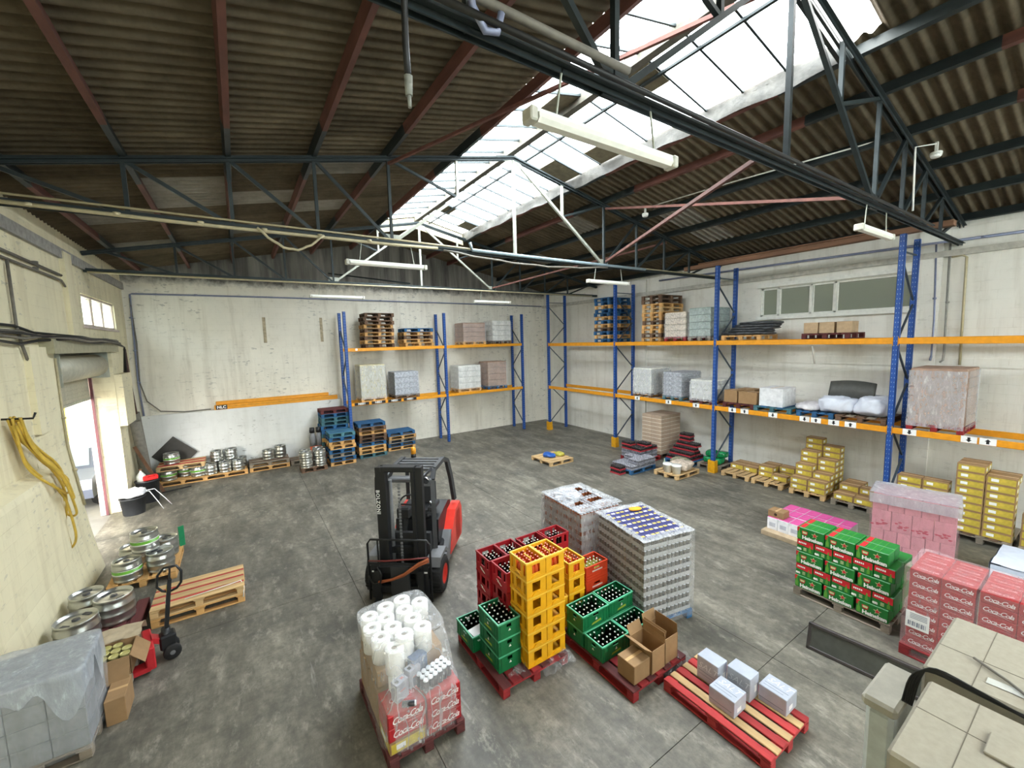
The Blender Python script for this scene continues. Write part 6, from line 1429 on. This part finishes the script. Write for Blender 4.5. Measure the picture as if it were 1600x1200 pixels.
def rolled(x, y, lean, h, r, label, m):
    t = thing('sheet_roll', label, 'roll', (x, y, 0), rot=(R_(9), lean, 0)); b = B(); b.lathe([(r, 0), (r, h), (r*.9, h), (r*.9, 0), (r, 0)], 18); ob('outer_wrap', b.mesh('outer_wrap', m), t); ob('inner_wrap', B().lathe([(r*.6, .0), (r*.6, h*.98), (r*.5, h*.98)], 14).mesh('inner_wrap', m), t)
mgr = M('grey_felt', '8b867c', .85, 0, .15)
rolled(-2.52, 16.2, R_(-3), 2.2, .125, 'tall grey roll leaning in the corner, front one', mgr); rolled(-2.6, 16.66, R_(-2), 2.4, .12, 'tall grey roll leaning in the corner, rear one', M('grey_felt_dark', '7a756b', .85, 0, .15))
one('lean_plank', B().cbox(-.04, -.015, 0, .04, .015, 1.55, .004).mesh('lean_plank', m_brownw), 'narrow brown plank leaning before the grey rolls', 'plank', (-2.15, 15.7, .005), (0, R_(-20), 0))
one('floor_bar', B().cbox(-.35, -.02, 0, .35, .02, .03, .005).mesh('floor_bar', m_dk), 'black bar lying on the floor by the leaning rolls', 'bar', (-1.85, 15.7, 0), (0, 0, .3))
# ------------------------------------------------------------------ outside: car, bollard, facade
m_car = M('car_silver', '646b7c', .35, .2, .04); m_glass = M('car_glass', '9db0b8', .08, .1, .05)
def car(loc, rz_):
    t = thing('parked_car', 'silver grey hatchback parked outside the doorway', 'car', loc, rz_)   # length along y, right side at +x
    P = lambda n, b, m, par=None: ob(n, b.mesh(n, m, weld=True) if n == 'car_body' else b.mesh(n, m), par or t)
    prof = [(-2.05, .35), (-2.1, .6), (-2.0, .85), (-1.1, .98), (-.35, 1.42), (.2, 1.5), (1.1, 1.47), (1.75, 1.2), (2.02, .95), (2.08, .6), (2.0, .32)]
    ws = lambda z: .86-.20*max(0, (z-.95)/.55)
    b = B(); n = len(prof)
    for s in (-1, 1): b.add([(s*ws(z), y, z) for y, z in prof], [tuple(range(n))])
    b.add([(-ws(z), y, z) for y, z in prof]+[(ws(z), y, z) for y, z in prof], [(i, (i+1) % n, n+(i+1) % n, n+i) for i in range(n)]); P('car_body', b, m_car)
    for s in (-1, 1):
        for (y0, y1, y2, y3) in ((-.95, .28, .28, -.3), (.36, 1.32, 1.05, .36)):
            b = B(); b.add([(s*(ws(z)+.006), y, z) for y, z in ((y0, 1.0), (y1, 1.0), (y2, 1.4), (y3, 1.4))], [(0, 1, 2, 3)]); P('side_window', b, m_glass)
        for yw in (-1.3, 1.25):
            o = P('arch', B().cyl((s*.80, yw, .34), (s*.872, yw, .34), .40, n=24), m_dk)
            o = P('wheel', B().lathe([(.2, -.1), (.3, -.1), (.325, -.07), (.325, .07), (.3, .1), (.2, .1), (.2, -.1)], 24, caps=False, X=T(s*.80, yw, .325, ry=PI/2)), m_tyre)
            w = B()
            for i in range(5): w.box(.03, -.03, -.02, .21, .03, .02, 0, T(s*.89, yw, .325, ry=PI/2) @ Matrix.Rotation(i*2*PI/5, 4, 'Z'))
            w.lathe([(.2, -.03), (.22, -.03), (.22, .03), (.2, .03)], 20, X=T(s*.88, yw, .325, ry=PI/2)); P('alloy_rim', w, m_chrome, o)
        P('door_handle', B().cbox(s*.86, .95, .82, s*.89, 1.12, .86, .008), m_chrome)
    P('windscreen', B().add([(-.62, -1.0, 1.03), (.62, -1.0, 1.03), (.52, -.4, 1.41), (-.52, -.4, 1.41)], [(0, 1, 2, 3)], 0, False, T(y=-.03, z=.02)), m_glass)
car((-4.36, 17.15, -.02), 0)
t = thing('yellow_post', 'yellow marker post standing outside the doorway', 'post', (-5.25, 20.7, -.02)); ob('post_shaft', B().cyl((0, 0, 0), (0, 0, 2.9), .05, n=12).mesh('post_shaft', M('post_yellow', 'd9c51e', .5)), t); ob('post_foot', B().cyl((0, 0, 0), (0, 0, .05), .12, n=12).mesh('post_foot', m_fgrey), t)
fac = thing('facing_building', 'pale building seen across the yard through the doorway', 'building', (-9, 27, -.02))
b = B(); b.box(-20, 0, 0, 9, .4, 7); ob('facade_wall', b.mesh('facade_wall', m_fac), fac)
for i in range(6):
    o = ob('window', B().box(-17+i*4, -.06, 3.2, -15.2+i*4, .0, 4.6).mesh('window', m_frame), fac); ob('pane', B().box(-16.9+i*4, -.075, 3.3, -15.3+i*4, -.06, 4.5).mesh('pane', M('far_pane', '7f8f99', .15)), o)
# ------------------------------------------------------------------ near right foreground: tall cartons with cables
m_bc = M('beige_tall_card', '9d9787', .85, 0, .06, 30); m_seam = M('seam_dark', '6d675a', .9)
def tall(x0, x1, y0, y1, z1, label, seamx):
    t = thing('tall_carton', label, 'carton', ((x0+x1)/2, (y0+y1)/2, 0)); a, c = (x1-x0)/2, (y1-y0)/2
    ob('box_body', B().cbox(-a, -c, 0, a, c, z1, .012).mesh('box_body', m_bc), t)
    s = B(); s.box(seamx-.002, -c+.01, z1, seamx+.002, c-.01, z1+.0012); s.box(-a+.01, c-.16, z1, a-.01, c-.157, z1+.0012); ob('flap_seam', s.mesh('flap_seam', m_seam), t); return t
t = tall(2.62, 3.24, -.75, .47, 2.6, 'tall beige carton at the right foreground with clear tape, farther one', -.05)
ob('clear_tape', B().grid(lambda u, v: (-.22+v*.05+.006*math.sin(u*17), .42-u*.95, 2.6035+.002*n3((u*9, v, 2))-t.location.z), 24, 2, X=Matrix.Identity(4)).mesh('clear_tape', M('glossy_tape', 'c9cbc4', .12)), t)
t = tall(1.96, 2.54, -.75, .43, 2.6, 'tall beige carton at the right foreground, nearer one', .05)
ob('folded_tab', B().cbox(-.02, .26, 2.6, .12, .38, 2.612, .003).mesh('folded_tab', m_bc), t)
t = thing('white_tub', 'white plastic tub with beige lid beside the tall cartons', 'tub', (2.715, .595, 0))
ob('tub_body', B().cbox(-.175, -.055, 0, .175, .055, 2.30, .02).mesh('tub_body', M('tub_white', 'cfd6d4', .45)), t); ob('lid', B().cbox(-.19, -.07, 2.30, .19, .07, 2.36, .015).mesh('lid', M('tub_lid', 'b9b5a6', .5)), t)
r_ = random.Random(12)
for k in range(5):
    pts = [(2.575, .52-.008*k, 2.40), (2.575, .50-.008*k, 2.56), (2.578, .44, 2.622+.006*k), (2.58+.006*k, .3, 2.608+.008*(k % 3)), (2.57-.006*k, .1, 2.608+.008*(k % 2)), (2.56+.008*k, -.2, 2.608+.008*(k % 3)), (2.55+.01*k, -.6, 2.61)]
    for _ in range(2):
        q = [Vector(pts[0])]
        for a, c in zip(pts, pts[1:]): a, c = Vector(a), Vector(c); q += [a*.75+c*.25, a*.25+c*.75]
        pts = q+[Vector(pts[-1])]
    pipe('black_cable', pts, .005, m_dk, f'black cable lying across the tall cartons, {ORD[k]} of the bundle', 'cable')
pipe('black_cable', [(2.86, .34, 2.612), (2.78, .22, 2.612), (2.7, .13, 2.612), (2.63, .12, 2.612)], .006, m_cable, 'thin loose wire curling on the farther tall carton', 'cable')
